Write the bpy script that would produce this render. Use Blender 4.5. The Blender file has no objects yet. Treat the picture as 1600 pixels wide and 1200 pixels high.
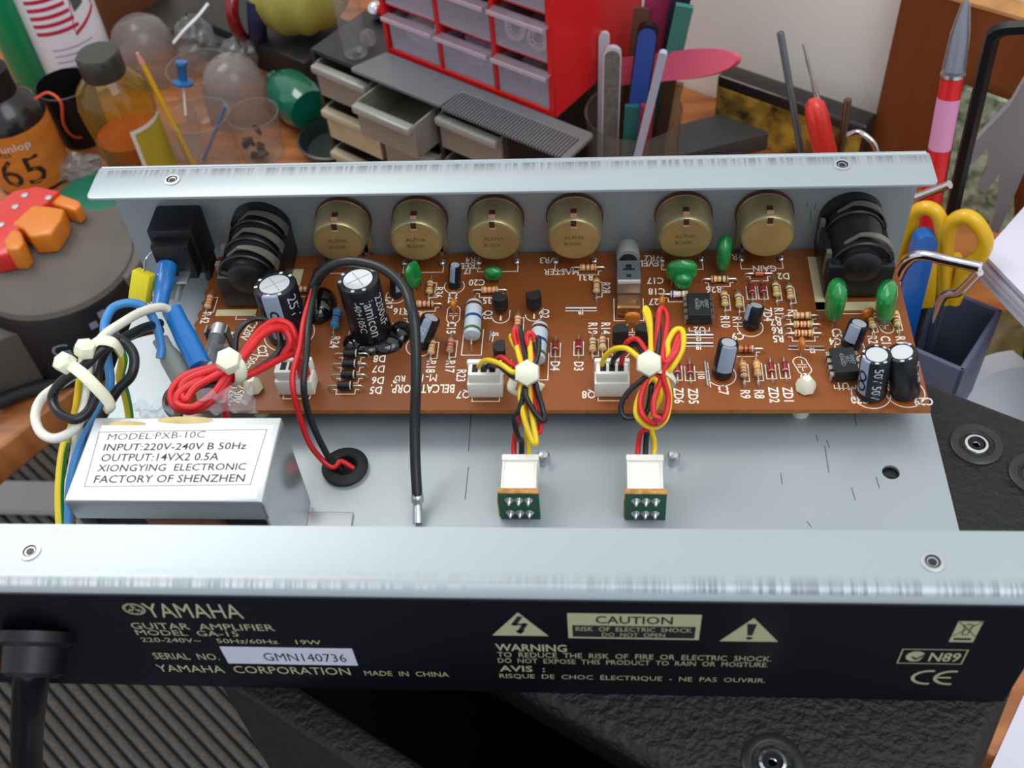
import bpy, bmesh, math, random
from mathutils import Matrix, Vector
random.seed(7)
S = 0.01                      # every number below is in centimetres
scene = bpy.context.scene
COL = scene.collection

# ------------------------------------------------------------------ camera, light, exposure
cam_d = bpy.data.cameras.new('camera'); cam = bpy.data.objects.new('camera', cam_d); COL.objects.link(cam)
cam.location = (15.53209*S, -27.13710*S, 25.97488*S); cam.rotation_euler = (0.70839, 0.06347, 0.05035)
cam_d.sensor_width = 36.0; cam_d.lens = 36.0*1752.00152/1600.0; cam_d.clip_start = 0.01; cam_d.clip_end = 30
cam_d.dof.use_dof = True; cam_d.dof.focus_distance = 0.36; cam_d.dof.aperture_fstop = 26
scene.camera = cam
vs = scene.view_settings; vs.view_transform = 'Standard'; vs.look = 'None'; vs.gamma = 1.0; vs.use_curve_mapping = False
vs.exposure = 0.0
world = bpy.data.worlds.new('room_light'); scene.world = world; world.use_nodes = True
bgn = world.node_tree.nodes['Background']; bgn.inputs[0].default_value = (0.86, 0.91, 1.0, 1); bgn.inputs[1].default_value = 0.80
def area(name, loc, target, size, power, color):
    l = bpy.data.lights.new(name, 'AREA'); l.shape = 'RECTANGLE'; l.size = size[0]*S; l.size_y = size[1]*S; l.energy = power; l.color = color
    o = bpy.data.objects.new(name, l); COL.objects.link(o); o.location = Vector(loc)*S
    o.rotation_euler = (Vector(target)-Vector(loc)).to_track_quat('-Z', 'Y').to_euler()
area('ceiling_lamp', (-62, 62, 125), (8, -6, 2), (90, 60), 12.0, (1.0, 0.98, 0.93))
area('window_daylight', (70, -60, 150), (10, 10, 0), (110, 110), 13.0, (0.9, 0.95, 1.0))

# ------------------------------------------------------------------ materials
def lin(h):
    h = h.lstrip('#'); c = [int(h[i:i+2], 16)/255 for i in (0, 2, 4)]
    return tuple((x/12.92 if x <= .04045 else ((x+.055)/1.055)**2.4) for x in c)+(1.0,)
MATS = {}
def M(name, col='#808080', rough=.5, metal=0., spec=.5, var=0., scale=40., bump=0., bscale=200., trans=0., alpha=1., coat=0., emit=0., stretch=(1, 1, 1), col2=None, ior=1.45, sss=0.):
    if name in MATS: return MATS[name]
    m = bpy.data.materials.new(name); m.use_nodes = True; nt = m.node_tree; N = nt.nodes; L = nt.links
    b = N['Principled BSDF']; c = lin(col)
    b.inputs['Base Color'].default_value = c; b.inputs['Roughness'].default_value = rough; b.inputs['Metallic'].default_value = metal
    b.inputs['Specular IOR Level'].default_value = spec; b.inputs['Transmission Weight'].default_value = trans; b.inputs['Alpha'].default_value = alpha
    b.inputs['Coat Weight'].default_value = coat; b.inputs['IOR'].default_value = ior; b.inputs['Subsurface Weight'].default_value = sss
    if var or bump or col2:
        tc = N.new('ShaderNodeTexCoord'); mp = N.new('ShaderNodeMapping'); mp.inputs['Scale'].default_value = stretch
        L.new(tc.outputs['Object'], mp.inputs['Vector'])
    if var or col2:
        n = N.new('ShaderNodeTexNoise'); n.inputs['Scale'].default_value = scale; n.inputs['Detail'].default_value = 5
        L.new(mp.outputs[0], n.inputs['Vector'])
        r = N.new('ShaderNodeValToRGB'); r.color_ramp.elements[0].position = .35; r.color_ramp.elements[1].position = .65
        if col2: r.color_ramp.elements[0].color = c; r.color_ramp.elements[1].color = lin(col2)
        else:
            r.color_ramp.elements[0].color = tuple(x*(1-var) for x in c[:3])+(1,); r.color_ramp.elements[1].color = tuple(min(1, x*(1+var)) for x in c[:3])+(1,)
        L.new(n.outputs['Fac'], r.inputs[0]); L.new(r.outputs[0], b.inputs['Base Color'])
    if bump:
        n2 = N.new('ShaderNodeTexNoise'); n2.inputs['Scale'].default_value = bscale; n2.inputs['Detail'].default_value = 3
        L.new(mp.outputs[0], n2.inputs['Vector']); bp = N.new('ShaderNodeBump'); bp.inputs['Strength'].default_value = bump; bp.inputs['Distance'].default_value = .001
        L.new(n2.outputs['Fac'], bp.inputs['Height']); L.new(bp.outputs[0], b.inputs['Normal'])
    if emit: b.inputs['Emission Color'].default_value = c; b.inputs['Emission Strength'].default_value = emit
    MATS[name] = m; return m
def Mclear(name, col='#f2f3f4', gloss=.12, refl=1.35, haze=.12, haze_col=None):
    """thin clear plastic or glass wall: lets light through, mirrors more at a glancing angle"""
    if name in MATS: return MATS[name]
    m = bpy.data.materials.new(name); m.use_nodes = True; nt = m.node_tree; N = nt.nodes; L = nt.links
    N.remove(N['Principled BSDF']); o = N['Material Output']
    t = N.new('ShaderNodeBsdfTransparent'); t.inputs[0].default_value = lin(col)
    g = N.new('ShaderNodeBsdfGlossy'); g.inputs['Roughness'].default_value = gloss; g.inputs[0].default_value = (.9, .9, .9, 1)
    df = N.new('ShaderNodeBsdfDiffuse'); df.inputs[0].default_value = lin(haze_col or col); m0 = N.new('ShaderNodeMixShader'); m0.inputs[0].default_value = haze; L.new(t.outputs[0], m0.inputs[1]); L.new(df.outputs[0], m0.inputs[2])
    lw = N.new('ShaderNodeLayerWeight'); lw.inputs[0].default_value = .5; pw = N.new('ShaderNodeMath'); pw.operation = 'POWER'; L.new(lw.outputs['Facing'], pw.inputs[0]); pw.inputs[1].default_value = 3.5
    f = N.new('ShaderNodeMath'); f.operation = 'MULTIPLY_ADD'; L.new(pw.outputs[0], f.inputs[0]); f.inputs[1].default_value = .7*(refl-.6); f.inputs[2].default_value = ((refl-1)/(refl+1))**2; mx = N.new('ShaderNodeMixShader')
    L.new(f.outputs[0], mx.inputs[0]); L.new(m0.outputs[0], mx.inputs[1]); L.new(g.outputs[0], mx.inputs[2]); L.new(mx.outputs[0], o.inputs[0])
    MATS[name] = m; return m

# ------------------------------------------------------------------ mesh builder
def TR(x=0, y=0, z=0): return Matrix.Translation((x, y, z))
def RX(a): return Matrix.Rotation(math.radians(a), 4, 'X')
def RY(a): return Matrix.Rotation(math.radians(a), 4, 'Y')
def RZ(a): return Matrix.Rotation(math.radians(a), 4, 'Z')
def SC(x, y, z): return Matrix.Diagonal((x, y, z, 1))
def axis_to(p, q):
    """matrix that maps local z from 0..1 onto the segment p..q direction (no scaling), origin at p"""
    d = Vector(q)-Vector(p); return TR(*p) @ Vector((0, 0, 1)).rotation_difference(d).to_matrix().to_4x4()
def spline(pts, n=8, closed=False):
    P = [Vector(p) for p in pts]; out = []; k = len(P)
    if k < 3 and not closed: return P
    rng = range(k if closed else k-1)
    for i in rng:
        p1, p2 = P[i], P[(i+1) % k]
        p0 = P[i-1] if (i > 0 or closed) else p1*2-p2
        p3 = P[(i+2) % k] if (i+2 < k or closed) else p2*2-p1
        for j in range(n):
            t = j/n; t2, t3 = t*t, t*t*t
            out.append(.5*((2*p1)+(p2-p0)*t+(2*p0-5*p1+4*p2-p3)*t2+(3*p1-p0-3*p2+p3)*t3))
    if not closed: out.append(P[-1])
    return out
ORG = {}
class MB:
    def __init__(s): s.v = []; s.f = []; s.m = []; s.mats = []
    def mi(s, mat):
        if mat not in s.mats: s.mats.append(mat)
        return s.mats.index(mat)
    def add(s, vs_, fs, mat, T=None):
        o = len(s.v); i = s.mi(mat) if not isinstance(mat, list) else None
        s.v += [tuple(T @ Vector(p)) if T else tuple(p) for p in vs_]
        for k, f in enumerate(fs):
            s.f.append([o+x for x in f]); s.m.append(i if i is not None else s.mi(mat[k]))
        return s
    def box(s, lo, hi, mat, T=None):
        x0, y0, z0 = lo; x1, y1, z1 = hi
        return s.add([(x0, y0, z0), (x1, y0, z0), (x1, y1, z0), (x0, y1, z0), (x0, y0, z1), (x1, y0, z1), (x1, y1, z1), (x0, y1, z1)],
                     [(0, 3, 2, 1), (4, 5, 6, 7), (0, 1, 5, 4), (1, 2, 6, 5), (2, 3, 7, 6), (3, 0, 4, 7)], mat, T)
    def lathe(s, prof, mat, T=None, seg=20, caps=True):
        """prof: [(radius, height[, material of the band up to the next])] about local z"""
        n = len(prof); vv = []; ff = []; mm = []
        for p in prof:
            for j in range(seg):
                a = 2*math.pi*j/seg; vv.append((p[0]*math.cos(a), p[0]*math.sin(a), p[1]))
        for i in range(n-1):
            mt = prof[i][2] if len(prof[i]) > 2 else mat
            for j in range(seg):
                k = (j+1) % seg; ff.append((i*seg+j, i*seg+k, (i+1)*seg+k, (i+1)*seg+j)); mm.append(mt)
        if caps:
            if prof[0][0] > 1e-4: ff.append(tuple(reversed(range(seg)))); mm.append(prof[0][2] if len(prof[0]) > 2 else mat)
            if prof[-1][0] > 1e-4: ff.append(tuple(range((n-1)*seg, n*seg))); mm.append(prof[-1][2] if len(prof[-1]) > 2 else mat)
        return s.add(vv, ff, mm, T)
    def tube(s, pts, r, mat, seg=8, smooth=8, closed=False, flat=None):
        P = spline(pts, smooth, closed) if smooth else [Vector(p) for p in pts]
        n = len(P); vv = []; ff = []
        up = Vector((0, 0, 1)); t0 = (P[1]-P[0]).normalized()
        if abs(t0.dot(up)) > .95: up = Vector((1, 0, 0))
        nrm = (up-t0*up.dot(t0)).normalized()
        for i, p in enumerate(P):
            a = P[i-1] if (i or closed) else p; b = P[(i+1) % n] if (i < n-1 or closed) else p
            t = (b-a); t = t.normalized() if t.length > 1e-9 else t0
            nrm = (nrm-t*nrm.dot(t)); nrm = nrm.normalized() if nrm.length > 1e-6 else t.orthogonal().normalized()
            bn = t.cross(nrm); rr = r(i/(n-1)) if callable(r) else r
            for j in range(seg):
                an = 2*math.pi*j/seg
                vv.append(tuple(p+(nrm*math.cos(an)*(flat or 1)+bn*math.sin(an))*rr))
        for i in range(n if closed else n-1):
            q = (i+1) % n
            for j in range(seg):
                k = (j+1) % seg; ff.append((i*seg+j, i*seg+k, q*seg+k, q*seg+j))
        if not closed: ff.append(tuple(reversed(range(seg)))); ff.append(tuple(range((n-1)*seg, n*seg)))
        return s.add(vv, ff, mat)
    def prism(s, poly, z0, z1, mat, T=None):
        n = len(poly); vv = [(p[0], p[1], z0) for p in poly]+[(p[0], p[1], z1) for p in poly]
        ff = [tuple(reversed(range(n))), tuple(range(n, 2*n))]+[(i, (i+1) % n, n+(i+1) % n, n+i) for i in range(n)]
        return s.add(vv, ff, mat, T)
    def ball(s, c, r, mat, seg=14, rings=8, T=None):
        r = r if isinstance(r, tuple) else (r, r, r)
        prof = [(math.sin(math.pi*i/rings), -math.cos(math.pi*i/rings)) for i in range(rings+1)]
        prof[0] = (1e-5, -1); prof[-1] = (1e-5, 1)
        return s.lathe(prof, mat, (T or Matrix()) @ TR(*c) @ SC(*r), seg, False)
    def build(s, name, parent=None, bevel=0, bseg=2, angle=35, smooth=True, label=None, kind=None, sub=0):
        me = bpy.data.meshes.new(name)
        # a top-level mesh gets its origin at its base
        if parent is None:
            xs = [p[0] for p in s.v]; ys = [p[1] for p in s.v]; zs = [p[2] for p in s.v]
            og = Vector(((min(xs)+max(xs))/2, (min(ys)+max(ys))/2, min(zs)))
        else: og = ORG[parent.name]
        me.from_pydata([((p[0]-og.x)*S, (p[1]-og.y)*S, (p[2]-og.z)*S) for p in s.v], [], s.f)
        for m in s.mats: me.materials.append(m)
        me.polygons.foreach_set('material_index', s.m); me.update()
        bm = bmesh.new(); bm.from_mesh(me)
        bmesh.ops.recalc_face_normals(bm, faces=bm.faces)
        if bevel:
            es = [e for e in bm.edges if len(e.link_faces) == 2 and e.calc_face_angle(0) > math.radians(angle)]
            bmesh.ops.bevel(bm, geom=es, offset=bevel*S, segments=bseg, affect='EDGES', profile=.5, clamp_overlap=True)
        bm.to_mesh(me); bm.free()
        if smooth:
            me.polygons.foreach_set('use_smooth', [True]*len(me.polygons)); me.set_sharp_from_angle(angle=math.radians(40))
        o = bpy.data.objects.new(name, me); COL.objects.link(o); ORG[o.name] = og
        if parent is None: o.location = og*S
        else: o.parent = parent
        if label: o['label'] = label
        if kind: o['kind'] = kind
        return o
def thing(name, loc, label, cat, group=None):
    o = bpy.data.objects.new(name, None); COL.objects.link(o); o.empty_display_size = .01
    o.location = Vector(loc)*S; ORG[o.name] = Vector(loc); o['label'] = label; o['category'] = cat
    if group: o['group'] = group
    return o
def tag(o, label, cat, group=None):
    o['label'] = label; o['category'] = cat
    if group: o['group'] = group
    return o
def struct(o): o['kind'] = 'structure'; return o
_TC = {}
def glyphs(txt, fat=False):
    if (txt, fat) in _TC: return _TC[(txt, fat)]
    cu = bpy.data.curves.new('t', 'FONT'); cu.body = txt; cu.resolution_u = 2; cu.offset = .016 if fat and 'M' not in txt else 0; ob = bpy.data.objects.new('t', cu); COL.objects.link(ob)
    dg = bpy.context.evaluated_depsgraph_get(); me = ob.evaluated_get(dg).to_mesh()
    v = [(p.co.x, p.co.y) for p in me.vertices]; f = [tuple(p.vertices) for p in me.polygons]
    ob.evaluated_get(dg).to_mesh_clear(); bpy.data.objects.remove(ob); bpy.data.curves.remove(cu)
    x0 = min(p[0] for p in v); x1 = max(p[0] for p in v)
    _TC[(txt, fat)] = ([((p[0]-x0)/(x1-x0), p[1]/.73) for p in v], f, (x1-x0)/.73); return _TC[(txt, fat)]
def text(mb, txt, h, mat, T, w=None, lift=.004, center=False, bend=None, bold=0, down=False):
    """flat print: local x is the reading direction, y up, z the lift; T places it"""
    v, f, asp = glyphs(txt, bool(bold)); w = w or asp*h
    ox = -w/2 if center else 0
    if bend:   # wrap round a cylinder of radius bend standing on local z, facing -y
        vv = []
        for p in v:
            a = (p[1]*h if down else p[0]*w+ox)/bend; vv.append(((bend+lift)*math.sin(a), -(bend+lift)*math.cos(a), -p[0]*w if down else p[1]*h))
    else: vv = [(p[0]*w+ox, p[1]*h, lift) for p in v]
    mb.add(vv, f, mat, T)
def stroke(mb, pts, w, mat, T, lift=.004, closed=False):
    """flat line of print along 2D points, one continuous mitred strip"""
    P = [Vector((p[0], p[1])) for p in pts]
    if closed and (P[0]-P[-1]).length < 1e-4: P.pop()
    n = len(P); vv = []
    for i in range(n):
        a = (P[i]-P[i-1]).normalized() if (i or closed) else None; b = (P[(i+1) % n]-P[i]).normalized() if (i < n-1 or closed) else None
        a = a or b; b = b or a; na, nb = Vector((-a.y, a.x)), Vector((-b.y, b.x)); m = na+nb
        m = m/max(.35, m.dot(na)) if m.length > 1e-6 else na
        e = Vector((0, 0)) if closed else (-b*w/2 if i == 0 else (a*w/2 if i == n-1 else Vector((0, 0))))
        vv += [(*(P[i]-m*w/2+e), lift), (*(P[i]+m*w/2+e), lift)]
    mb.add(vv, [(2*i, 2*((i+1) % n), 2*((i+1) % n)+1, 2*i+1) for i in range(n if closed else n-1)], mat, T)
def ring2(cx, cy, r, n=20, a0=0, a1=360, ry=None):
    return [(cx+r*math.cos(math.radians(a0+(a1-a0)*i/n)), cy+(ry or r)*math.sin(math.radians(a0+(a1-a0)*i/n))) for i in range(n+1)]
def cut(o, cutters):
    """bore holes with throw-away solids"""
    for c in cutters:
        me = bpy.data.meshes.new('c'); me.from_pydata([tuple(Vector(p)*S-ORG[o.name]*S) for p in c.v], [], c.f)
        bm = bmesh.new(); bm.from_mesh(me); bmesh.ops.recalc_face_normals(bm, faces=bm.faces); bm.to_mesh(me); bm.free()
        k = bpy.data.objects.new('c', me); COL.objects.link(k)
        k.parent = o.parent
        if o.parent is None: k.location = o.location
        bpy.context.view_layer.update()
        md = o.modifiers.new('b', 'BOOLEAN'); md.operation = 'DIFFERENCE'; md.object = k; md.solver = 'EXACT'
        ev = o.evaluated_get(bpy.context.evaluated_depsgraph_get()); nm = bpy.data.meshes.new_from_object(ev)
        o.modifiers.clear(); old = o.data; o.data = nm; nm.name = o.name; bpy.data.meshes.remove(old)
        bpy.data.objects.remove(k); bpy.data.meshes.remove(me)
ca, sa = math.cos(math.radians(-34)), math.sin(math.radians(-34))
def RF(a, b, z): return (ca*a-sa*b, sa*a+ca*b, z)          # the bench and wall run at 34 degrees to the chassis
TRF = RZ(-34)

# ------------------------------------------------------------------ shared materials
steel = M('bright_steel', '#c8ccd0', .28, .9); dark_steel = M('dull_steel', '#6b6c6e', .4, .8); chrome = M('chrome', '#dcdee2', .08, 1.)
black = M('black_plastic', '#101114', .45); blackgloss = M('black_gloss', '#0c0c0e', .2); rubber = M('black_rubber', '#17181a', .65)
white = M('white_plastic', '#eeece2', .4); nylon = M('natural_nylon', '#ecebd0', .35, sss=.0); ink = M('black_ink', '#16171c', .6)
silk = M('white_silkscreen', '#efe9dc', .6); solder = M('solder', '#cfd0cd', .25, .9)
def chassis_mat():
    m = M('zinc_plated_sheet', '#a2acaf', .36, .3, var=.05, scale=9)
    nt = m.node_tree; N = nt.nodes; L = nt.links; b = N['Principled BSDF']
    # scuffs where the bent edges have rubbed: fine streaks across the bend
    tc = N.new('ShaderNodeTexCoord'); mp = N.new('ShaderNodeMapping'); mp.inputs['Scale'].default_value = (20, .6, .6); L.new(tc.outputs['Object'], mp.inputs[0])
    n = N.new('ShaderNodeTexNoise'); n.inputs['Scale'].default_value = 55; n.inputs['Detail'].default_value = 6; L.new(mp.outputs[0], n.inputs['Vector'])
    sx = N.new('ShaderNodeSeparateXYZ'); L.new(tc.outputs['Object'], sx.inputs[0])
    def band(y0, y1):
        a = N.new('ShaderNodeMapRange'); a.inputs[1].default_value = y0; a.inputs[2].default_value = y1; L.new(sx.outputs[1], a.inputs[0]); return a
    def math_(op, a, c):
        q = N.new('ShaderNodeMath'); q.operation = op
        for i, w in enumerate((a, c)):
            if isinstance(w, float): q.inputs[i].default_value = w
            else: L.new(w, q.inputs[i])
        return q.outputs[0]
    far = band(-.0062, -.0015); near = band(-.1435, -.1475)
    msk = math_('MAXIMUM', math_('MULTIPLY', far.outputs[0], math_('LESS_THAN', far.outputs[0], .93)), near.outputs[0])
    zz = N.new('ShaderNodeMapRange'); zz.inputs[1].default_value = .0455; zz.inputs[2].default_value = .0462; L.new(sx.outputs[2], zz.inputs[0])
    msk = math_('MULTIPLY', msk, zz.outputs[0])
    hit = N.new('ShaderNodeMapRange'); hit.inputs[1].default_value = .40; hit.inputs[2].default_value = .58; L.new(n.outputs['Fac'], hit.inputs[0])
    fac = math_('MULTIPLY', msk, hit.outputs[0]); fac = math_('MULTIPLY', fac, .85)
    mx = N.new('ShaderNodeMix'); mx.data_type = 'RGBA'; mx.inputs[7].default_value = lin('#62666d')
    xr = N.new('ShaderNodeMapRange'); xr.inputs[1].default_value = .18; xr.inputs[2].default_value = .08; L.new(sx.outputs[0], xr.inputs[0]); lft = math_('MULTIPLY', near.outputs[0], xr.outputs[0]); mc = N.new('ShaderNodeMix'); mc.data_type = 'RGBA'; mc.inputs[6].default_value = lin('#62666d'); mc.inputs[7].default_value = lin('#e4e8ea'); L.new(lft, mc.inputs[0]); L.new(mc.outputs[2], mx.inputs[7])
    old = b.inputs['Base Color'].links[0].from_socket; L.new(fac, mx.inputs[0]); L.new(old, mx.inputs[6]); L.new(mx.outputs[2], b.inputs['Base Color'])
    return m
zinc = chassis_mat()

# ================================================================== the room
wood = M('bench_wood', '#8a4f28', .42, var=.28, scale=6, stretch=(2, 14, 2), col2='#b5713c')
carpet_dark = M('carpet_groove', '#2c313c', .95); carpet = M('carpet_rib', '#7c776e', .95, var=.25, scale=300, bump=.6, bscale=900)
wall_m = M('white_wall', '#f6f4ea', .8, var=.02, scale=5)
struct(MB().box((-160, -140, -97), (160, 200, -95), carpet_dark).build('floor', label='dark carpet floor under the bench'))
ribs = MB()
TC = RZ(-40)
for i in range(51):
    y = -50+i*1.35
    ribs.prism([(y-.5, 0), (y-.42, .28), (y-.2, .4), (y+.2, .4), (y+.42, .28), (y+.5, 0)], -112, (-28 if y > 6 else 9), carpet, TR(0, 0, -95) @ TC @ Matrix(((0, 0, 1, 0), (1, 0, 0, 0), (0, 1, 0, 0), (0, 0, 0, 1))))
rb = ribs.build('ribbed_carpet', kind='stuff'); tag(rb, 'grey ribbed carpet on the floor left of the amplifier', 'carpet')
struct(MB().box((-150, 47, -95), (150, 50, 150), wall_m, TRF).build('wall_back', label='white painted wall behind the bench'))

bench = thing('workbench', RF(0, 30, -95), 'orange-brown wooden L-shaped workbench holding the tools and boxes', 'bench')
MB().prism([(-110, -60), (-20.2, -60), (-20.2, 12), (110, 12), (110, 46.9), (-110, 46.9)], -24.5, -22, wood, TRF).build('worktop', bench, .3)
for a, b in ((-105, 44), (105, 44), (105, 16), (-24, 16), (-105, -56), (-24, -56)):
    MB().box((a-2, b-2, -95), (a+2, b+2, -24.5), wood, TRF).build('leg', bench, .2)

# ================================================================== amplifier cabinet under the chassis
tolex = M('black_tolex', '#0e0f0e', .55, var=.25, scale=260, bump=1., bscale=420)
inside = M('bare_black_interior', '#08080a', .8)
A = RZ(-30)
amp = thing('amplifier_cabinet', A @ Vector((20.7, -.6, -38)), 'black textured amplifier cabinet with cup screws underneath the open chassis', 'amplifier')
ZT = -.14
MB().box((12.07, -6.15, ZT-1.6), (29.3, 8.6, ZT), tolex, A).build('top_panel', amp, .45, 4)
MB().box((12.07, -9.85, -38), (29.3, -8.95, ZT), tolex, A).build('side_panel', amp, .16, 3)
MB().box((12.07, 7.6, -38), (29.3, 8.58, ZT-1.62), tolex, A).build('side_panel', amp)
MB().box((12.07, -8.93, -38), (13.0, 7.58, ZT-1.62), inside, A).build('end_panel', amp)
MB().box((28.4, -8.93, -38), (29.3, 7.58, ZT-1.62), tolex, A).build('end_panel', amp)
MB().box((13.0, -8.93, -38), (28.4, 7.58, -37), inside, A).build('bottom_panel', amp)
for P in ((26.1,-7.16,-0.14), (19.47,-16.55,-0.14), (27.48,-8.2,-0.14)):
    c = MB().lathe([(.74, 0), (.72, .05), (.6, .1), (.5, .08), (.42, -.02), (.36, -.04)], M('cup_nickel', '#3e3e3c', .3, .6), TR(*P), 28, False).build('cup_washer', amp, label='nickel cup washer')
    MB().lathe([(.36, -.05), (.36, .02, chrome), (.32, .07, chrome), (.25, .08, M('recess_dark', '#26262a', .3, .6)), (.2, .03, M('recess_dark')), (.1, .03, chrome), (.08, .0, M('recess_dark')), (1e-4, .0)], chrome, TR(*P), 24, False).build('screw_head', c)
st = thing('stool', A @ Vector((20.7, -.6, -95)), 'dark wooden stool hidden beneath the amplifier cabinet', 'stool')
MB().box((13, -9, -41), (28.5, 8, -38.02), M('stool_wood', '#3a261a', .6), A).build('seat', st, .4)
for u in (14.5, 27): 
    for v in (-7.5, 6.5): MB().box((u-1, v-1, -95), (u+1, v+1, -41), M('stool_wood'), A).build('leg', st)

# ================================================================== the chassis
W = 25.0; D = 14.88; H = 4.68
ch = thing('amplifier_chassis', (0, 0, 0), 'open zinc plated amplifier chassis tray with black printed back panel', 'chassis')
base = MB().box((0, -D, -.1), (W, 0, 0), zinc).build('base_plate', ch)
HOLE = (23.53,-8.23,0); GROM = (8.08,-8.18,0)
cut(base, [MB().lathe([(.24, -1), (.24, 1)], zinc, TR(HOLE[0], HOLE[1], 0), 24), MB().lathe([(.42, -1), (.42, 1)], zinc, TR(GROM[0], GROM[1], 0), 24)])
MB().box((0, -.1, .001), (W, 0, H-.1), zinc).build('rear_panel', ch)
def round_poly(pts, r, n=5):
    out = []; k = len(pts)
    for i in range(k):
        p = Vector(pts[i]); a = (Vector(pts[i-1])-p).normalized(); b = (Vector(pts[(i+1) % k])-p).normalized()
        for j in range(n+1):
            t = j/n; q = p+a*r*(1-t)**2+b*r*t**2; out.append((q.x, q.y))
    return out
fl = MB().prism(round_poly([(-.1, -1.5), (W+.1, -1.5), (W+.1, 0), (-.1, 0)], .22), H-.1, H, zinc).build('rear_flange', ch, .02)
MB().tube([(0, -.05, H-.06), (W, -.05, H-.06)], .09, zinc, 12, 0).build('rear_bend', ch)
# front: one bent sheet, vertical wall, round bend, flange running back over the tray
r0 = .32; prof = [(-D, -.1), (-D, H-r0)]+[(-D+r0-r0*math.cos(t*math.pi/12), H-r0+r0*math.sin(t*math.pi/12)) for t in range(1, 7)]+[(-D+1.67, H)]
inn = [(-D+1.67, H-.1)]+[(-D+r0-(r0-.1)*math.cos(t*math.pi/12), H-r0+(r0-.1)*math.sin(t*math.pi/12)) for t in range(6, -1, -1)]+[(-D+.1, .001), (-D, .001)]
prof[0] = (-D, .001); loop = prof+inn[:-1]
MB().prism(loop, -.1, W+.1, zinc, Matrix(((0, 0, 1, 0), (1, 0, 0, 0), (0, 1, 0, 0), (0, 0, 0, 1)))).build('front_flange', ch)
blackpaint = M('black_panel_paint', '#0d0e14', .42, spec=.3)
MB().box((-.1, -D-.045, -.12), (W+.1, -D, H-.27), blackpaint).build('printed_back_panel', ch, .012, 1)
for P in ((2.41,-0.69,4.68), (22.52,-0.57,4.68), (2.42,-13.96,4.68), (22.57,-14.01,4.68)):
    MB().lathe([(.25, .002), (.25, .03), (.21, .04, steel), (.17, .035, M('insert_bore', '#3c3b3e', .35, .7)), (.16, .012, M('insert_bore')), (.12, .012, steel), (.1, .006, M('insert_bore')), (1e-4, .004)], steel, TR(*P), 22, False).build('threaded_insert', ch, label='bright threaded insert in the flange')  # dark bore colour paints the shade of a hole; flange stays uncut
for P in ((13.83,-7.91,0), (17.52,-7.9,0)):
    MB().lathe([(.19, 0), (.19, .3), (.13, .38), (1e-4, .4)], steel, TR(*P), 16).build('stud', ch)
MB().lathe([(.33, .02), (.45, .02), (.66, .05), (.68, .14), (.6, .22), (.4, .24), (.34, .18), (.33, -.3)], rubber, TR(GROM[0], GROM[1], 0), 32, False).build('rubber_grommet', ch, label='black rubber grommet')
# fine scratches scored into the tray floor and the rear panel
scr = MB()
SCR = [((21.84,-7.32,0), (21.83,-8.24,0)), ((21.64,-6.92,0), (21.67,-7.13,0)), ((21.92,-7.11,0), (21.96,-7.36,0)), ((22.84,-6.09,0), (22.83,-6.55,0)), ((22.38,-8.78,0), (22.42,-9.17,0)), ((23.1,-8.39,0), (23.13,-8.76,0)), ((11.59,-6.08,0), (11.62,-7.52,0)), ((11.66,-8.1,0), (11.65,-9.21,0)), ((21.04,-9.89,0), (21.13,-10.07,0)), ((20.5,-8.29,0), (20.5,-8.64,0))]
for a, b in SCR: stroke(scr, [a[:2], b[:2]], .025, M('scratch_grey', '#4b5157', .6), Matrix(), .003)
for a, b in ((((21.83,-0.1,2.86)), ((21.83,-0.1,2.73))), (((22.08,-0.1,2.83)), ((22.07,-0.1,2.63))), (((21.96,-0.1,2.58)), ((22.01,-0.1,2.08)))):
    stroke(scr, [(a[0], a[2]), (b[0], b[2])], .025, M('scratch_grey'), TR(0, -.1, 0) @ RX(90), .003)
scr.build('scratches', ch, smooth=False, kind='stuff')

# ---- printing on the black panel
cream = M('cream_print', '#a9a783', .6); label_w = M('serial_sticker', '#c4c6d4', .5)
pr = MB(); YF = -D-.045
def ptext(txt, a, b, top, mat=cream, mb=None, bold=0):
    z0 = (a[2]+b[2])/2; text(mb or pr, txt, top[2]-max(a[2], b[2]), mat, TR(a[0], YF, z0) @ RX(90), b[0]-a[0], bold=bold)
ptext('YAMAHA', (5.1,-14.93,3.44), (7.35,-14.93,3.47), (6.31,-14.93,4.15), bold=.03)
pr.build('brand_lettering', ch, smooth=False); pr = MB()
c = (4.86,-14.93,3.82)
for r in (.25, .21): stroke(pr, ring2(0, 0, r, 28), .025, cream, TR(c[0], YF, c[2]) @ RX(90), closed=True)
for k in range(3):
    a = math.radians(90+120*k); stroke(pr, [(0, 0), (.2*math.cos(a), .2*math.sin(a))], .04, cream, TR(c[0], YF, c[2]) @ RX(90))
    stroke(pr, [(.1*math.cos(a)-.05*math.sin(a), .1*math.sin(a)+.05*math.cos(a)), (.1*math.cos(a)+.05*math.sin(a), .1*math.sin(a)-.05*math.cos(a))], .03, cream, TR(c[0], YF, c[2]) @ RX(90))
pr.build('tuning_fork_emblem', ch, smooth=False); pr = MB()
ptext('GUITAR  AMPLIFIER', (4.53,-14.93,2.87), (7.94,-14.93,2.91), (6.05,-14.93,3.22))
ptext('MODEL  GA-15', (4.54,-14.93,2.56), (7.01,-14.93,2.61), (5.95,-14.93,2.88))
ptext('220-240V~    50Hz/60Hz    19W', (4.55,-14.93,2.21), (8.91,-14.93,2.29), (5.84,-14.93,2.51))
ptext('SERIAL  NO.', (4.59,-14.93,1.35), (6.22,-14.93,1.38), (5.62,-14.93,1.72))
ptext('YAMAHA  CORPORATION', (4.48,-14.93,0.62), (9.34,-14.93,0.74), (7.06,-14.93,1.14))
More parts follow.
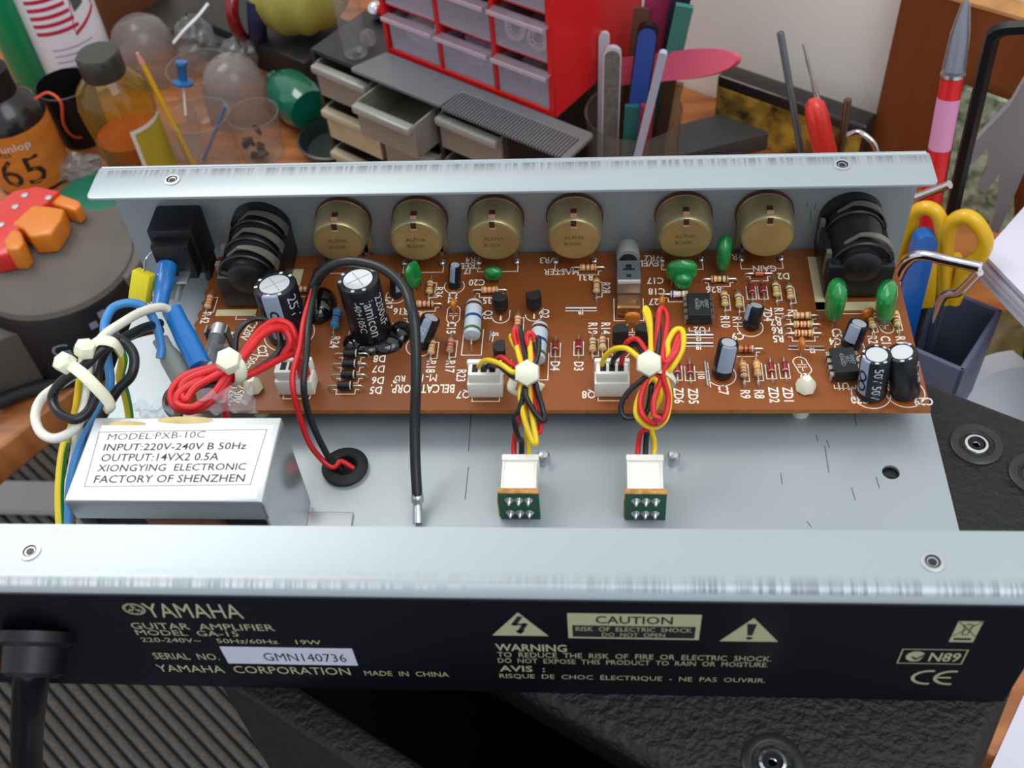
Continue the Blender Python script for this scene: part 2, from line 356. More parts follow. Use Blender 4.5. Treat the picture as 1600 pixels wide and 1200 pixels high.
ptext('MADE  IN  CHINA', (9.69,-14.93,0.65), (11.77,-14.93,0.7), (10.83,-14.93,0.97))
pr.build('model_lettering', ch, smooth=False, label='cream model and voltage lettering'); pr = MB()
ptext('WARNING', (13.02,-14.93,2.08), (14.68,-14.93,2.1), (13.86,-14.93,2.45), bold=.012)
ptext('TO  REDUCE  THE  RISK  OF  FIRE  OR  ELECTRIC  SHOCK.', (13.04,-14.93,1.72), (19.39,-14.93,1.83), (16.22,-14.93,2.09))
ptext('DO  NOT  EXPOSE  THIS  PRODUCT  TO  RAIN  OR  MOISTURE.', (13.03,-14.93,1.43), (19.34,-14.93,1.53), (16.23,-14.93,1.77))
ptext('AVIS  :', (13.04,-14.93,1.03), (14.13,-14.93,1.04), (13.59,-14.93,1.35), bold=.012)
ptext('RISQUE  DE  CHOC  ÉLECTRIQUE  -  NE  PAS  OUVRIR.', (13.01,-14.93,0.61), (19.37,-14.93,0.74), (16.24,-14.93,0.98))
pr.build('warning_lettering', ch, smooth=False, label='cream warning sentences'); pr = MB()
def PY(p): return (p[0], p[2])
TF = TR(0, YF, 0) @ RX(90)
def fillp(mb, pts, mat, lift): mb.add([(p[0], p[1], lift) for p in pts], [tuple(range(len(pts)))], mat, TF)
t1 = [PY((12.99,-14.93,2.83)), PY((14.28,-14.93,2.84)), PY((13.64,-14.93,3.91))]; fillp(pr, t1, cream, .004)
prB = MB()
t2 = [PY((18.13,-14.93,2.72)), PY((19.44,-14.93,2.73)), PY((18.8,-14.93,3.8))]; fillp(prB, t2, cream, .004)
cx, cz = (t1[0][0]+t1[1][0])/2, t1[0][1]; hh = t1[2][1]-cz
for a, b, w in (((.02, .78), (-.10, .5), .11), ((-.1, .5), (.12, .5), .07), ((.12, .5), (.0, .18), .11)): stroke(pr, [(cx+a[0]*hh, cz+a[1]*hh), (cx+b[0]*hh, cz+b[1]*hh)], w*hh, ink, TF, .007)
fillp(pr, [(cx-.1*hh, cz+.24*hh), (cx+.0*hh, cz+.08*hh), (cx+.12*hh, cz+.24*hh)], ink, .007)
pr.build('lightning_triangle', ch, smooth=False); pr = prB
cx, cz = (t2[0][0]+t2[1][0])/2, t2[0][1]; hh = t2[2][1]-cz
fillp(pr, [(cx-.05*hh, cz+.27*hh), (cx+.05*hh, cz+.27*hh), (cx+.1*hh, cz+.76*hh), (cx-.1*hh, cz+.76*hh)], ink, .007)
fillp(pr, [(cx+.07*hh*math.cos(k*.7), cz+.15*hh+.06*hh*math.sin(k*.7)) for k in range(9)], ink, .007)
pr.build('exclamation_triangle', ch, smooth=False); pr = MB()
b0, b1 = PY((14.73,-14.93,2.76)), PY((17.67,-14.93,3.91)); bm_ = b0[1]+(b1[1]-b0[1])*.53
fillp(pr, [b0, (b1[0], b0[1]), b1, (b0[0], b1[1])], cream, .004)
fillp(pr, [(b0[0]+.1, b0[1]+.07), (b1[0]-.1, b0[1]+.07), (b1[0]-.1, bm_), (b0[0]+.1, bm_)], ink, .007)
hx = b1[0]-b0[0]; hz = b1[1]-b0[1]
text(pr, 'CAUTION', hz*.3, ink, TF @ TR((b0[0]+b1[0])/2, bm_+hz*.09, .004), hx*.58, center=True, bold=.012)
text(pr, 'RISK  OF  ELECTRIC  SHOCK', hz*.18, cream, TF @ TR((b0[0]+b1[0])/2, bm_-hz*.22, .007), hx*.88, center=True)
text(pr, 'DO  NOT  OPEN', hz*.16, cream, TF @ TR((b0[0]+b1[0])/2, b0[1]+hz*.1, .007), hx*.48, center=True)
pr.build('caution_box', ch, smooth=False, label='cream caution box'); pr = MB()
# crossed-out bin
w0, w1 = PY((23.14,-14.93,2.85)), PY((23.66,-14.93,3.79)); fillp(pr, [w0, (w1[0], w0[1]), w1, (w0[0], w1[1])], cream, .004)
wx = w1[0]-w0[0]; wz = w1[1]-w0[1]; q = lambda a, b: (w0[0]+a*wx, w0[1]+b*wz)
for L_ in ([q(.05, .3), q(.95, .97)], [q(.95, .3), q(.05, .97)], [q(.34, .8), q(.4, .36), q(.6, .36), q(.68, .8)], [q(.28, .82), q(.74, .82)], [q(.42, .88), q(.6, .88)]): stroke(pr, L_, .025, ink, TF, .007)
fillp(pr, [q(.14, .1), q(.86, .1), q(.86, .2), q(.14, .2)], ink, .007)
pr.build('crossed_bin_symbol', ch, smooth=False); pr = MB()
n0, n1 = PY((22.23,-14.93,1.8)), PY((23.65,-14.93,2.48)); stroke(pr, [n0, (n1[0], n0[1]), n1, (n0[0], n1[1])], .03, cream, TF, closed=True)
nx = n1[0]-n0[0]; nz = n1[1]-n0[1]
text(pr, 'N89', nz*.62, cream, TF @ TR(n0[0]+nx*.46, n0[1]+nz*.18, 0), nx*.48, bold=.015)
fillp(pr, [(n0[0]+nx*.24+x_*nx*.15, n0[1]+nz*.5+y_*nz*.36) for x_, y_ in ring2(0, 0, 1, 20, 20, 320)[:-1]], cream, .004)
stroke(pr, [(n0[0]+nx*.2, n0[1]+nz*.45), (n0[0]+nx*.26, n0[1]+nz*.3), (n0[0]+nx*.4, n0[1]+nz*.7)], .06, ink, TF, .007)
pr.build('tick_mark', ch, smooth=False); pr = MB()
e0, e1 = PY((22.66,-14.93,0.74)), PY((23.65,-14.93,1.47)); ez = e1[1]-e0[1]
for cx in (e0[0]+.42, e1[0]-.06): stroke(pr, ring2(cx, e0[1]+ez/2, .36, 16, 85, 275, ez*.45), .085, cream, TF)
stroke(pr, [(e1[0]-.36, e0[1]+ez/2), (e1[0]-.1, e0[1]+ez/2)], .07, cream, TF)
pr.build('conformity_mark', ch, smooth=False)
sk = MB(); s0, s1 = PY((6.39,-14.93,1.21)), PY((9.6,-14.93,2.06))
sk.box((s0[0], YF-.012, s0[1]), (s1[0], YF, s1[1]), label_w)
so = sk.build('serial_sticker', ch, label='white serial number sticker')
sp = MB(); text(sp, 'GMN140736', (s1[1]-s0[1])*.5, ink, TR(s0[0]+(s1[0]-s0[0])*.3, YF-.013, s0[1]+(s1[1]-s0[1])*.22) @ RX(90), (s1[0]-s0[0])*.63, bold=.008)
sp.build('serial_number', so, smooth=False)
# power cord leaving the panel through its gland
G = (2.2,-14.93,2.74)
pc = thing('mains_cable', (G[0]-.1, YF, G[2]-.8), 'thick black power cord hanging from the gland on the black panel', 'cord')
MB().lathe([(.85, 0), (.85, .25), (.72, .35), (.68, .95), (.55, 1.05), (.4, 1.0), (.38, .5)], black, TR(G[0]-.1, YF, G[2]-.1) @ RX(90) @ RX(25), 28, False).build('strain_relief', pc)
MB().tube([(G[0]-.1, YF-.3, G[2]-.2), (2.04,-15.57,2.2), (1.33,-15.65,0.6), (0.17,-15.55,-2), (-1.05,-15.54,-5), (-2.59,-15.57,-9)], .42, blackgloss, 14).build('cable', pc)

# ================================================================== the circuit board
PZ = 1.07
pcbm = M('brown_phenolic_board', '#84481f', .4, var=.16, scale=14, spec=.4)
pcbe = M('board_edge', '#a5642f', .7, var=.2, scale=300)
pcb = thing('circuit_board', (13.7, -3.5, 0), 'brown printed circuit board crowded with components across the chassis', 'circuit board')
edge = [(2.78, -.25)]; y = -.25
while y > -6.6: edge.append((2.72 if int((y*-10)) % 2 else 2.8, y-.07)); y -= .14
bd = MB(); poly = [(24.65, -6.85), (24.65, -.25)]+edge+[(2.75, -6.85)]
n_ = len(poly); bd.add([(p[0], p[1], .91) for p in poly]+[(p[0], p[1], PZ) for p in poly], [tuple(reversed(range(n_))), tuple(range(n_, 2*n_))], [pcbm, pcbm])
bd.add([(p[0], p[1], .91) for p in poly]+[(p[0], p[1], PZ) for p in poly], [(i, (i+1) % n_, n_+(i+1) % n_, n_+i) for i in range(n_)], pcbe)
bd.build('board', pcb, smooth=False)
sk = MB()     # white legend printed on the board
TP = TR(0, 0, PZ)
def leg(txt, p, rot=-90, h=.29, bold=.013, w=None): text(sk, txt, h, silk, TR(p[0], p[1], PZ) @ RZ(rot) @ TR(0, -h/2, 0), w or glyphs(txt)[2]*h*.8, center=True, bold=bold)
def line(*pts, w=.028, closed=False): stroke(sk, [p[:2] for p in pts], w, silk, TP, .004, closed)
COLS = dict(k='#1a1614', n='#5b2d14', r='#b3201c', o='#d8621c', y='#d9b530', g='#2f6b33', b='#26407e', v='#5a3a72', e='#6b6b6b', w='#e8e4da', d='#b08a3a', s='#b9b9b4')
def cm(k): return M('band_'+k, COLS[k], .4)
tan = M('resistor_tan', '#d6b184', .45); cream_r = M('resistor_cream', '#d9c489', .45); blue_r = M('resistor_blue', '#2f8fc4', .4); grey_r = M('resistor_grey', '#b7c2cb', .45)
lead = M('tinned_lead', '#c9c3b4', .3, .8)
def axial(name, c, d, L, R, body, bands, name_lead=.34, waist=True, label=None, mark=None, zc=None):
    """axial component lying on the board: body along d with its colour bands, two bent leads into the board"""
    c = Vector((c[0], c[1], PZ+R+.05 if zc is None else zc)); d = Vector((d[0], d[1], 0)).normalized(); T = TR(*c) @ Vector((d.x, d.y, 0)).to_track_quat('Z', 'Y').to_matrix().to_4x4()
    mb = MB(); e = R*.84 if waist else R
    P = [(R*.3, -L/2, body), (R*.92, -L/2+.03, body), (R, -L*.42, body)]
    k = len(bands); pos = [-.36]+[-.36+.72*i/(k-1) for i in range(1, k-1)]+[.36] if k > 1 else [0]
    for i, b in enumerate(bands):
        z = pos[i]*L; rr = R if abs(pos[i]) > .3 else e; hw = .045*L if waist else .04*L
        P += [(rr, z-hw, cm(b)), (rr, z+hw, body)]
    P += [(R, L*.42, body), (R*.92, L/2-.03, body), (R*.3, L/2, body)]
    P = sorted(P, key=lambda p: p[1]); mb.lathe(P, body, T, 14)
    for s_ in (-1, 1):
        a = c+d*s_*L/2; q = c+d*s_*(L/2+name_lead*.6); mb.tube([a-d*s_*.02, q, q+d*s_*.06+Vector((0, 0, -.06)), Vector((q.x+d.x*s_*.08, q.y+d.y*s_*.08, PZ-.02))], .028, lead, 6, 2)
    return mb.build(name, pcb, label=label)
def bracket(c, d, L, w):
    d = Vector((d[0], d[1])).normalized(); q = Vector((-d.y, d.x)); c = Vector(c[:2])
    line(c+d*(L/2+.12), c+d*(L/2+.02), c+d*(L/2+.02)+q*w, c-d*(L/2+.02)+q*w, c-d*(L/2+.02), c-d*(L/2+.12))
V, HZ = (0, -1), (1, 0)
RES = [  # centre, direction, body, bands, legend, legend place, legend turn
 ((3.04,-2.5,1.2), V, tan, 'rooo', 'R42', (3.03,-3.08,1.07), -90), ((6.08,-2,1.2), HZ, tan, 'rrod', None, None, 0),
 ((10.08,-1.94,1.2), V, tan, 'kond', 'R36', (10.36,-2.04,1.07), -90), ((9.99,-2.7,1.2), HZ, tan, 'drrk', 'R16', (9.23,-2.87,1.07), 180), ((9.8,-3.17,1.2), HZ, tan, 'oord', None, None, 0),
 ((11.99,-2.11,1.2), HZ, tan, 'dood', 'R35', (12.02,-2.43,1.07), 180), ((15.07,-1.14,1.2), HZ, tan, 'drro', 'R31', (15.01,-1.44,1.07), 180),
 ((15.34,-1.98,1.2), V, tan, 'ovyd', 'R28', (15.64,-1.91,1.07), -90), ((17.88,-2.38,1.2), HZ, M('resistor_white', '#dcd8cc', .45), 'bwod', 'R27', (17.19,-2.55,1.07), 180),
 ((19.16,-1.73,1.2), HZ, cream_r, 'ronv', 'R26', (18.97,-2.04,1.07), 180), ((19.25,-2.6,1.2), V, cream_r, 'drvd', 'R10', (19.24,-3.42,1.07), -90),
 ((19.67,-2.66,1.2), V, cream_r, 'vvdd', 'R11', (19.6,-3.42,1.07), -90), ((20.84,-2.2,1.2), V, cream_r, 'vnyd', 'R12', (20.88,-3.09,1.07), -90),
 ((21.25,-2.32,1.2), V, cream_r, 'nvod', 'R2', (21.28,-3.09,1.07), -90), ((21.5,-3.33,1.2), HZ, cream_r, 'dord', 'R7', (20.72,-3.46,1.07), 180),
 ((21.48,-3.7,1.2), HZ, cream_r, 'drord', 'R6', (20.73,-3.8,1.07), 180), ((21.47,-4.06,1.2), HZ, cream_r, 'rrord', 'R5', (20.73,-4.14,1.07), 180),
 ((23.5,-3.56,1.2), V, cream_r, 'yrod', 'R2', (23.48,-4.19,1.07), -90), ((24.23,-3.49,1.2), V, cream_r, 'yrrd', 'R1', (24.29,-4.2,1.07), -90),
 ((19.58,-5.47,1.2), V, tan, 'oodn', 'R9', (19.6,-6.28,1.07), -90), ((19.98,-5.44,1.2), V, tan, 'oyod', 'R8', (19.99,-6.28,1.07), -90),
 ((15.53,-4.4,1.2), V, tan, 'novy', 'R14', (15.63,-3.65,1.07), -90), ((15.23,-4.45,1.2), V, tan, 'kegd', 'R19', (15.24,-3.65,1.07), -90),
 ((10.39,-4.52,1.2), V, tan, 'nrdd', 'R18', (10.42,-5.18,1.07), -90), ((10.95,-4.47,1.2), V, M('resistor_brown', '#bf8a6a', .45), 'erre', 'R17', (11,-5.18,1.07), -90),
 ((12.94,-3.51,1.2), V, tan, 'nooe', None, None, 0)]
for c, d, body, bands, lg, lp, rot in RES:
    axial('resistor', c, d, .56, .115, body, bands, label='small striped resistor'); bracket(c, d, .62, .17 if d == V else -.17)
    if lg: leg(lg, lp, rot)
axial('resistor', (7.29,-3.35,1.3), V, .72, .15, blue_r, 'eebee', label='blue striped resistor', zc=1.3)
for c, d in (((11.59,-3.57,1.4), (.02, -1)), ((13.62,-4.56,1.45), (-.04, -1))):
    axial('power_resistor', c, d, 1.42, .26, grey_r, 'nbg', .42, False, label='fat pale grey power resistor', zc=1.42)
    x, y = c[:2]; line((x-.3, y-.1), (x-.3, y-1.15), (x+.3, y-1.15), (x+.3, y-.1))
leg('R23', (11.36,-5.53,1.07), -90)
# black rectifier diodes, red glass diodes
dk = M('diode_black', '#15161a', .4)
def diode(c, d, L, R, body, end, lg, lp, rot, lab):
    axial('diode', c, d, L, R, body, end, waist=False, label=lab); bracket(c, d, L+.06, -.16)
    if lg: leg(lg, lp, rot)
for c, lg, lp in (((7.96,-4.79,1.2), 'D8', (8.81,-4.86,1.07)), ((7.98,-5.2,1.2), 'D7', (8.83,-5.27,1.07)), ((8.01,-5.63,1.2), 'D6', (8.87,-5.72,1.07)), ((7.97,-6.06,1.2), 'D5', (8.86,-6.1,1.07))):
    axial('diode', c, HZ, .48, .135, dk, 'kkks', waist=False, label='black rectifier diode with grey end band'); bracket(c, HZ, .52, -.18); leg(lg, lp, 180)
redg = M('red_glass', '#8e1d22', .12, coat=.6)
for c, lg, lp in (((20.78,-5.38,1.15), 'ZD1', (20.8,-6.28,1.07)), ((20.39,-5.4,1.15), 'ZD2', (20.4,-6.3,1.07)), ((20.11,-2.17,1.15), None, None), ((20.46,-2.17,1.15), 'ZD4', (20.53,-3.11,1.07)),
                  ((18.06,-5.46,1.15), 'ZD5', (18.12,-6.34,1.07)), ((17.69,-5.44,1.15), 'ZD6', (17.71,-6.32,1.07)), ((14.81,-4.45,1.15), 'D3', (14.83,-5.18,1.07)), ((14.12,-4.5,1.15), 'D4', (14.13,-5.17,1.07))):
    axial('diode', c, V, .38, .09, redg, 'ks', waist=False, label='red glass diode'); x, y = c[:2]; line((x-.14, y+.25), (x-.14, y-.3), (x+.14, y-.3), (x+.14, y+.25))
    if lg: leg(lg, lp, -90)
axial('diode', (20.4,-1.47,1.15), HZ, .36, .08, M('orange_glass', '#c65a28', .15, coat=.5), 'kr', waist=False, label='orange glass diode'); bracket((20.4,-1.47,1.15), HZ, .5, -.2)
axial('diode', (19.72,-4.66,1.17), HZ, .52, .11, M('orange_glass'), 'dkks', waist=False, label='orange and black diode'); bracket((19.72,-4.66,1.17), HZ, .6, -.17)
leg('D2', (21.16,-1.48,1.07), 180)
# wire jumpers
for a, b, lg, lp, rot in (((14.39,-2.82,1.12), (15.34,-2.83,1.12), 'J9', (14.87,-2.97,1.07), 180), ((17.83,-3.98,1.12), (18.82,-3.99,1.12), 'J3', (18.4,-4.1,1.07), 180), ((17.82,-4.32,1.12), (18.8,-4.33,1.12), 'J8', (18.38,-4.46,1.07), 180),
                 ((20.99,-4.47,1.12), (22.02,-4.51,1.12), 'J2', (21.68,-4.61,1.07), 180), ((18.51,-5.07,1.12), (18.54,-6,1.12), 'J10', (18.39,-5.54,1.07), -90), ((12.13,-3.77,1.12), (12.11,-4.17,1.12), 'J5', (12.26,-3.86,1.07), -90)):
    MB().tube([(a[0], a[1], PZ-.02), a, b, (b[0], b[1], PZ-.02)], .035, steel, 6, 0).build('wire_jumper', pcb, label='bare wire jumper')
    leg(lg, lp, rot, .22); d = (b[0]-a[0], b[1]-a[1]); o = (.0, -.08) if abs(d[0]) > abs(d[1]) else (.08, 0); line((a[0]+o[0], a[1]+o[1]), (b[0]+o[0], b[1]+o[1]))
# electrolytic capacitors
sleeve = M('capacitor_sleeve', '#14161c', .35); alu = M('aluminium_top', '#dfe3e8', .35, .6); stripe = M('capacitor_stripe', '#8e9bb0', .4); cprint = M('capacitor_print', '#c9ced6', .5)
def electro(base, top, R, stripe_at=200, words=(), lab='black electrolytic capacitor', sw=50, ring=True, cross=False):
    b, t = Vector(base), Vector(top); L = (t-b).length; T = axis_to(b, t) @ RZ(0)
    o = MB().lathe([(R*.86, 0), (R, .05), (R, .13), (R*.94, .17), (R*.94, .2), (R, .25), (R, L-.06), (R*.95, L-.015), (R*.74, L), (R*.7, L-.02)], sleeve, T, 30).build('electrolytic_capacitor', pcb, label=lab)
    MB().lathe([(R*.7, L-.05), (R*.69, L+.003), (1e-4, L+.003)], alu, T, 26, False).build('vent_top', o, label='shiny aluminium top')
    m = MB(); vv = []; ff = []; k = 8
    for i in range(k+1):
        a = math.radians(stripe_at-sw/2+sw*i/k)
        for r, z in ((R+.004, .27), (R+.004, L-.06), (R*.95+.004, L-.012), (R*.8, L+.002)): vv.append((r*math.cos(a), r*math.sin(a), z))
    for i in range(k):
        for j in range(3): ff.append((i*4+j, (i+1)*4+j, (i+1)*4+j+1, i*4+j+1))
    m.add(vv, ff, stripe, T); so = m.build('stripe', o, label='grey polarity stripe')
    if R > .3:
        for z in (.38, .62):
            mm = MB(); lst = []
            for i in range(21):
                u = math.radians(stripe_at)+.16/R*math.cos(i*math.pi/10)*.9; w = L*z+.2*math.sin(i*math.pi/10); lst.append((u, w))
            for i in range(20):
                (u0, w0), (u1, w1) = lst[i], lst[i+1]; f_ = .62
                cu, cw = math.radians(stripe_at), L*z
                pts = [(u0, w0), (u1, w1), (cu+(u1-cu)*f_, cw+(w1-cw)*f_), (cu+(u0-cu)*f_, cw+(w0-cw)*f_)]
                mm.add([((R+.008)*math.cos(u), (R+.008)*math.sin(u), w) for u, w in pts], [(0, 1, 2, 3)], ink, T)
            mm.build('minus_mark', so if False else o, smooth=False)
    if cross:
        mm = MB()
        for a in (35, 125): mm.box((-R*.6, -.012, L+.003), (R*.6, .012, L+.008), M('score_line', '#9a9ea4', .4, .5), T @ RZ(a))
        mm.build('score_cross', o, smooth=False)
    if words:
        mm = MB()
        for w, a, z, h in words: text(mm, w, h, cprint, T @ RZ(a+90) @ TR(0, 0, z), bend=R, lift=.006, down=True)
        for i in range(10):
            a = 36*i+10; mm.box((R*.78, -.05, L+.003), (R*.93, .05, L+.006), cprint, T @ RZ(a)) if R > .35 and i % 3 else None
        mm.build('capacitor_print', o, smooth=False)
    if ring:
        line(*[Vector(p) for p in ring2(b.x, b.y, R+.12, 24, 150, 400)])
    return o
electro((5.84,-3.76,1.08), (5.75,-3.52,2.95), .66, 268, (('25V', 312, 1.7, .36),), 'large black electrolytic capacitor with silver top', 46, cross=True)
electro((8.47,-3.86,1.08), (8.38,-3.75,3.35), .63, 60, (('jamicon', 285, 1.9, .34), ('-40+105C', 258, 1.9, .22), ('2200uF', 320, 1.9, .3)), 'large black electrolytic capacitor stuck down with black glue', 46, cross=True)
electro((9,-2.18,1.08), (9.1,-2.04,1.85), .2, 300); electro((10.83,-1.77,1.08), (10.93,-1.66,1.9), .2, 250)
electro((9.99,-4.34,1.1), (10.41,-3.98,1.95), .3, 250, (('50V', 225, .75, .2),), 'small black capacitor leaning to the right')
electro((19.95,-3.65,1.08), (20.09,-3.39,1.75), .26, 200); electro((18.96,-5.55,1.08), (19.1,-5.3,2.2), .3, 272, (), 'slim black capacitor with a wide grey stripe', 90)
electro((22.76,-4.49,1.12), (22.93,-4.3,1.9), .3, 232, (), 'small black capacitor leaning over', 70)
electro((23.1,-6.27,1.08), (23.01,-6.15,2.6), .42, 212, (('50V', 256, 1.35, .26), ('50V', 256, .7, .26)), 'black electrolytic capacitor near the board corner', 44)
electro((24.05,-6.23,1.08), (23.69,-6.06,2.6), .42, 75, (('470uF', 320, 1.3, .24),), 'black electrolytic capacitor at the board corner', 44)
for lg, p, rot in (('C30', (22.77,-6.5,1.07), 180), ('C29', (24.5,-6.57,1.07), 180), ('C7', (18.99,-6.11,1.07), -90), ('C9', (19.56,-4.03,1.07), 180), ('C4', (22.38,-4.26,1.07), 180), ('C5', (22.48,-3.9,1.07), -90), ('C1', (23.85,-4.2,1.07), -90), ('R3', (23.6,-5.83,1.07), -90),
                   ('U1', (22.38,-6,1.07), 180), ('U2', (18.44,-3.76,1.07), 180), ('C20', (11.54,-1.62,1.07), 180), ('C22', (10.83,-2.27,1.07), -90), ('C15', (10.9,-3.58,1.07), -90), ('C17', (8.81,-2.48,1.07), -90), ('Q3', (12,-3.04,1.07), -90), ('Q2', (13.76,-3.01,1.07), -90),
                   ('C17', (17.18,-1.62,1.07), 180), ('C18', (17.21,-2.1,1.07), 180), ('Q7', (11.47,-6.28,1.07), 180), ('Q8', (15.12,-6.29,1.07), 180), ('J7', (11.21,-1.09,1.07), 180), ('VR4', (11.36,-0.59,1.07), 180), ('TREB', (11.27,-0.85,1.07), 180), ('VR3', (13.77,-0.63,1.07), 180), ('MASTER', (14.22,-1.17,1.07), 180),
                   ('VR2', (17.14,-0.6,1.07), 180), ('LEVEL', (17.07,-0.83,1.07), 180), ('VR1', (19.77,-0.58,1.07), 180), ('GAIN', (20.62,-1.13,1.07), 180), ('C27', (5.15,-4.52,1.07), -70), ('R24', (7.35,-4.16,1.07), -90), ('C4', (21.36,-5.66,1.07), -90), ('F1', (4.02,-3.81,1.07), -90)):
    leg(lg, p, rot)
leg('BELCAT CORP.', (10.24,-6.05,1.07), 180, .34, .014, 1.9); leg('M-1', (10.41,-5.63,1.07), 180, .3, .01)
leg('T250V', (4.79,-6.13,1.07), -100, .3, .01); leg('T250V', (4.55,-6.28,1.07), -100, .26, .008); leg('AC220V', (4.57,-3.52,1.07), -105, .28, .01); leg('T50mA', (4.87,-5.01,1.07), -105, .26, .008)
leg('RU', (9.53,-5.65,1.07), 180, .24, .02)
line(*[Vector(p) for p in ring2((9.41,-5.75,1.07)[0], (9.41,-5.75,1.07)[1], .05, 8)], w=.06)
# TO-92 transistors
def to92(c, h, rot, lg=None):
    ring = [(.23*math.cos(math.radians(a)), .23*math.sin(math.radians(a))) for a in range(-140, -39+360-260+1, 10)] if False else [(.24*math.cos(math.radians(a)), .24*math.sin(math.radians(a))) for a in range(-35, 216, 12)]
    m = MB().prism(ring, .2, h, M('transistor_black', '#1b1b1e', .5), TR(c[0], c[1], PZ) @ RZ(rot))
    for x in (-.12, 0, .12): m.tube([(c[0]+x, c[1], PZ-.02), (c[0]+x, c[1], PZ+.24)], .022, lead, 5, 0)
    m.build('transistor', pcb, .015, 1, label='black transistor'); x, y = c[:2]; line(*[Vector(p) for p in ring2(x, y-.22, .27, 16, 180, 360)]); line((x+.27, y-.2), (x+.27, y+.05)); line((x, y-.2), (x, y-.36), w=.05)
for p, h, r in (((12.39,-2.91,1.07), .72, 160), ((13.42,-2.84,1.07), .72, 200), ((12.54,-4.98,1.07), .72, 100), ((16.05,-4.39,1.07), .75, 10), ((16.72,-4.37,1.07), .75, -10)): to92(p, h, r)
# green film capacitors and orange ceramic drops
green = M('green_epoxy', '#15833c', .16, coat=.5, var=.12, scale=120); orange = M('orange_epoxy', '#c8741f', .3, coat=.3)
def drop(name, c, w, t, h, rot, mat, lab, lean=0, z0=.12, sq=2.6):
    """dipped flat capacitor: a rounded pillow standing on two leads"""
    T = TR(c[0], c[1], PZ) @ RZ(rot) @ RX(lean); m = MB(); rings = 10; seg = 18; vv = []; ff = []
    for i in range(rings+1):
        f = i/rings; z = z0+h*f; k = max(.02, (1-abs(2*f-1)**3.4)**.5); k *= .86+.14*f
        for j in range(seg):
            a = 2*math.pi*j/seg; cx_, sx_ = math.cos(a), math.sin(a)
            vv.append((math.copysign(abs(cx_)**(2/sq), cx_)*w/2*k, math.copysign(abs(sx_)**(1.15), sx_)*t/2*k, z))
    for i in range(rings):
        for j in range(seg): ff.append((i*seg+j, i*seg+(j+1) % seg, (i+1)*seg+(j+1) % seg, (i+1)*seg+j))
    m.add(vv, ff, mat, T)
    for s_ in (-1, 1): m.tube([T @ Vector((s_*w*.28, 0, z0+.08)), T @ Vector((s_*w*.28, 0, -.02))], .025, lead, 5, 0)
    return m.build(name, pcb, label=lab)
drop('film_capacitor', (9.71,-1.89,1.07), .75, .26, .95, 62, green, 'green film capacitor behind the black wire', -12)
drop('film_capacitor', (12.09,-1.57,1.07), .62, .34, .55, 0, green, 'small green film capacitor below the third knob', 8)
drop('film_capacitor', (17.97,-1.83,1.07), 1.02, .42, .95, 0, green, 'wide green film capacitor', 0); drop('film_capacitor', (18,-2.09,1.07), .6, .42, .62, 0, green, 'small green film capacitor in front of the wide one', 0)
drop('film_capacitor', (19.28,-1.25,1.07), .9, .5, 1.35, 80, green, 'tall green film capacitor between two knobs', 0)
drop('film_capacitor', (22.36,-3.42,1.07), 1.0, .62, 1.5, 88, green, 'tall green film capacitor in front of the jack', 0)
drop('film_capacitor', (23.95,-3.52,1.07), 1.05, .62, 1.45, 66, green, 'tall green film capacitor at the board edge', -9)
for p, w, h, r in (((10.93,-2.92,1.07), .34, .42, 85), ((17.32,-2.94,1.07), .36, .5, 80), ((16.43,-3.58,1.07), .5, .5, 0), ((21.3,-4.71,1.07), .38, .5, 95), ((23.39,-3.41,1.07), .42, .4, 20)):
    drop('ceramic_capacitor', p, w, .2, h, r, orange, 'small orange ceramic capacitor')
    x, y = p[:2]
def pill(p, q):
    a, b = Vector(p[:2]), Vector(q[:2]); r = .2; line(*([Vector(x) for x in ring2(a.x, a.y, r, 10, 0, 180)]+[Vector(x) for x in ring2(b.x, b.y, r, 10, 180, 360)]), closed=True)
    m = (a+b)/2; line((m.x-.12, m.y+.04), (m.x+.12, m.y+.04)); line((m.x-.12, m.y-.05), (m.x+.12, m.y-.05)); line((m.x, m.y+.04), (m.x, m.y+.2)); line((m.x, m.y-.05), (m.x, m.y-.2))
pill((10.9,-2.84,1.07), (10.91,-3.2,1.07)); pill((21.26,-5.06,1.07), (21.36,-5.34,1.07)); pill((23.86,-3.39,1.07), (23.96,-3.73,1.07)); pill((16.43,-3.63,1.07), (16.42,-4.11,1.07))
# integrated circuits
def dip(c, rot, words):
    T = TR(c[0], c[1], PZ) @ RZ(rot); m = MB(); icm = M('ic_black', '#1c1e1f', .55)
    m.add([(x*(.33 if z != .3 else .36), y*(.47 if z != .3 else .5), z) for z in (.1, .3, .48) for x, y in ((-1, -1), (1, -1), (1, 1), (-1, 1))], [(3, 2, 1, 0), (8, 9, 10, 11)]+[(k*4+i, k*4+(i+1) % 4, (k+1)*4+(i+1) % 4, (k+1)*4+i) for k in range(2) for i in range(4)], icm, T)
    o = m.build('integrated_circuit', pcb, .012, 1, label='black eight pin chip')
    for s_ in (-1, 1):
        for k in range(4):
            y = -.381+.254*k; MB().box((s_*.36-.05, y-.075, .27), (s_*.36+.05, y+.075, .32), solder, T).box((s_*.42-.022, y-.075, .05), (s_*.42+.022, y+.075, .32), solder, T).box((s_*.42-.02, y-.03, -.02), (s_*.42+.02, y+.03, .05), solder, T).build('pin', o)
    w = MB()
    for i, s_ in enumerate(words): text(w, s_, .13, M('chip_print', '#8d9296', .6), T @ TR(-.12+.14*i, 0, .482) @ RZ(-90), center=True)
    w.build('chip_marking', o, smooth=False); x, y = c[:2]; line((x-.3, y-.55), (x-.3, y-.68), (x+.3, y-.68), (x+.3, y-.55))
dip((18.43,-3.11,1.07), 0, ('4560D', 'JRC', '0087')); dip((22.42,-5.39,1.07), 2, ('4560D', 'JRC', '0087'))
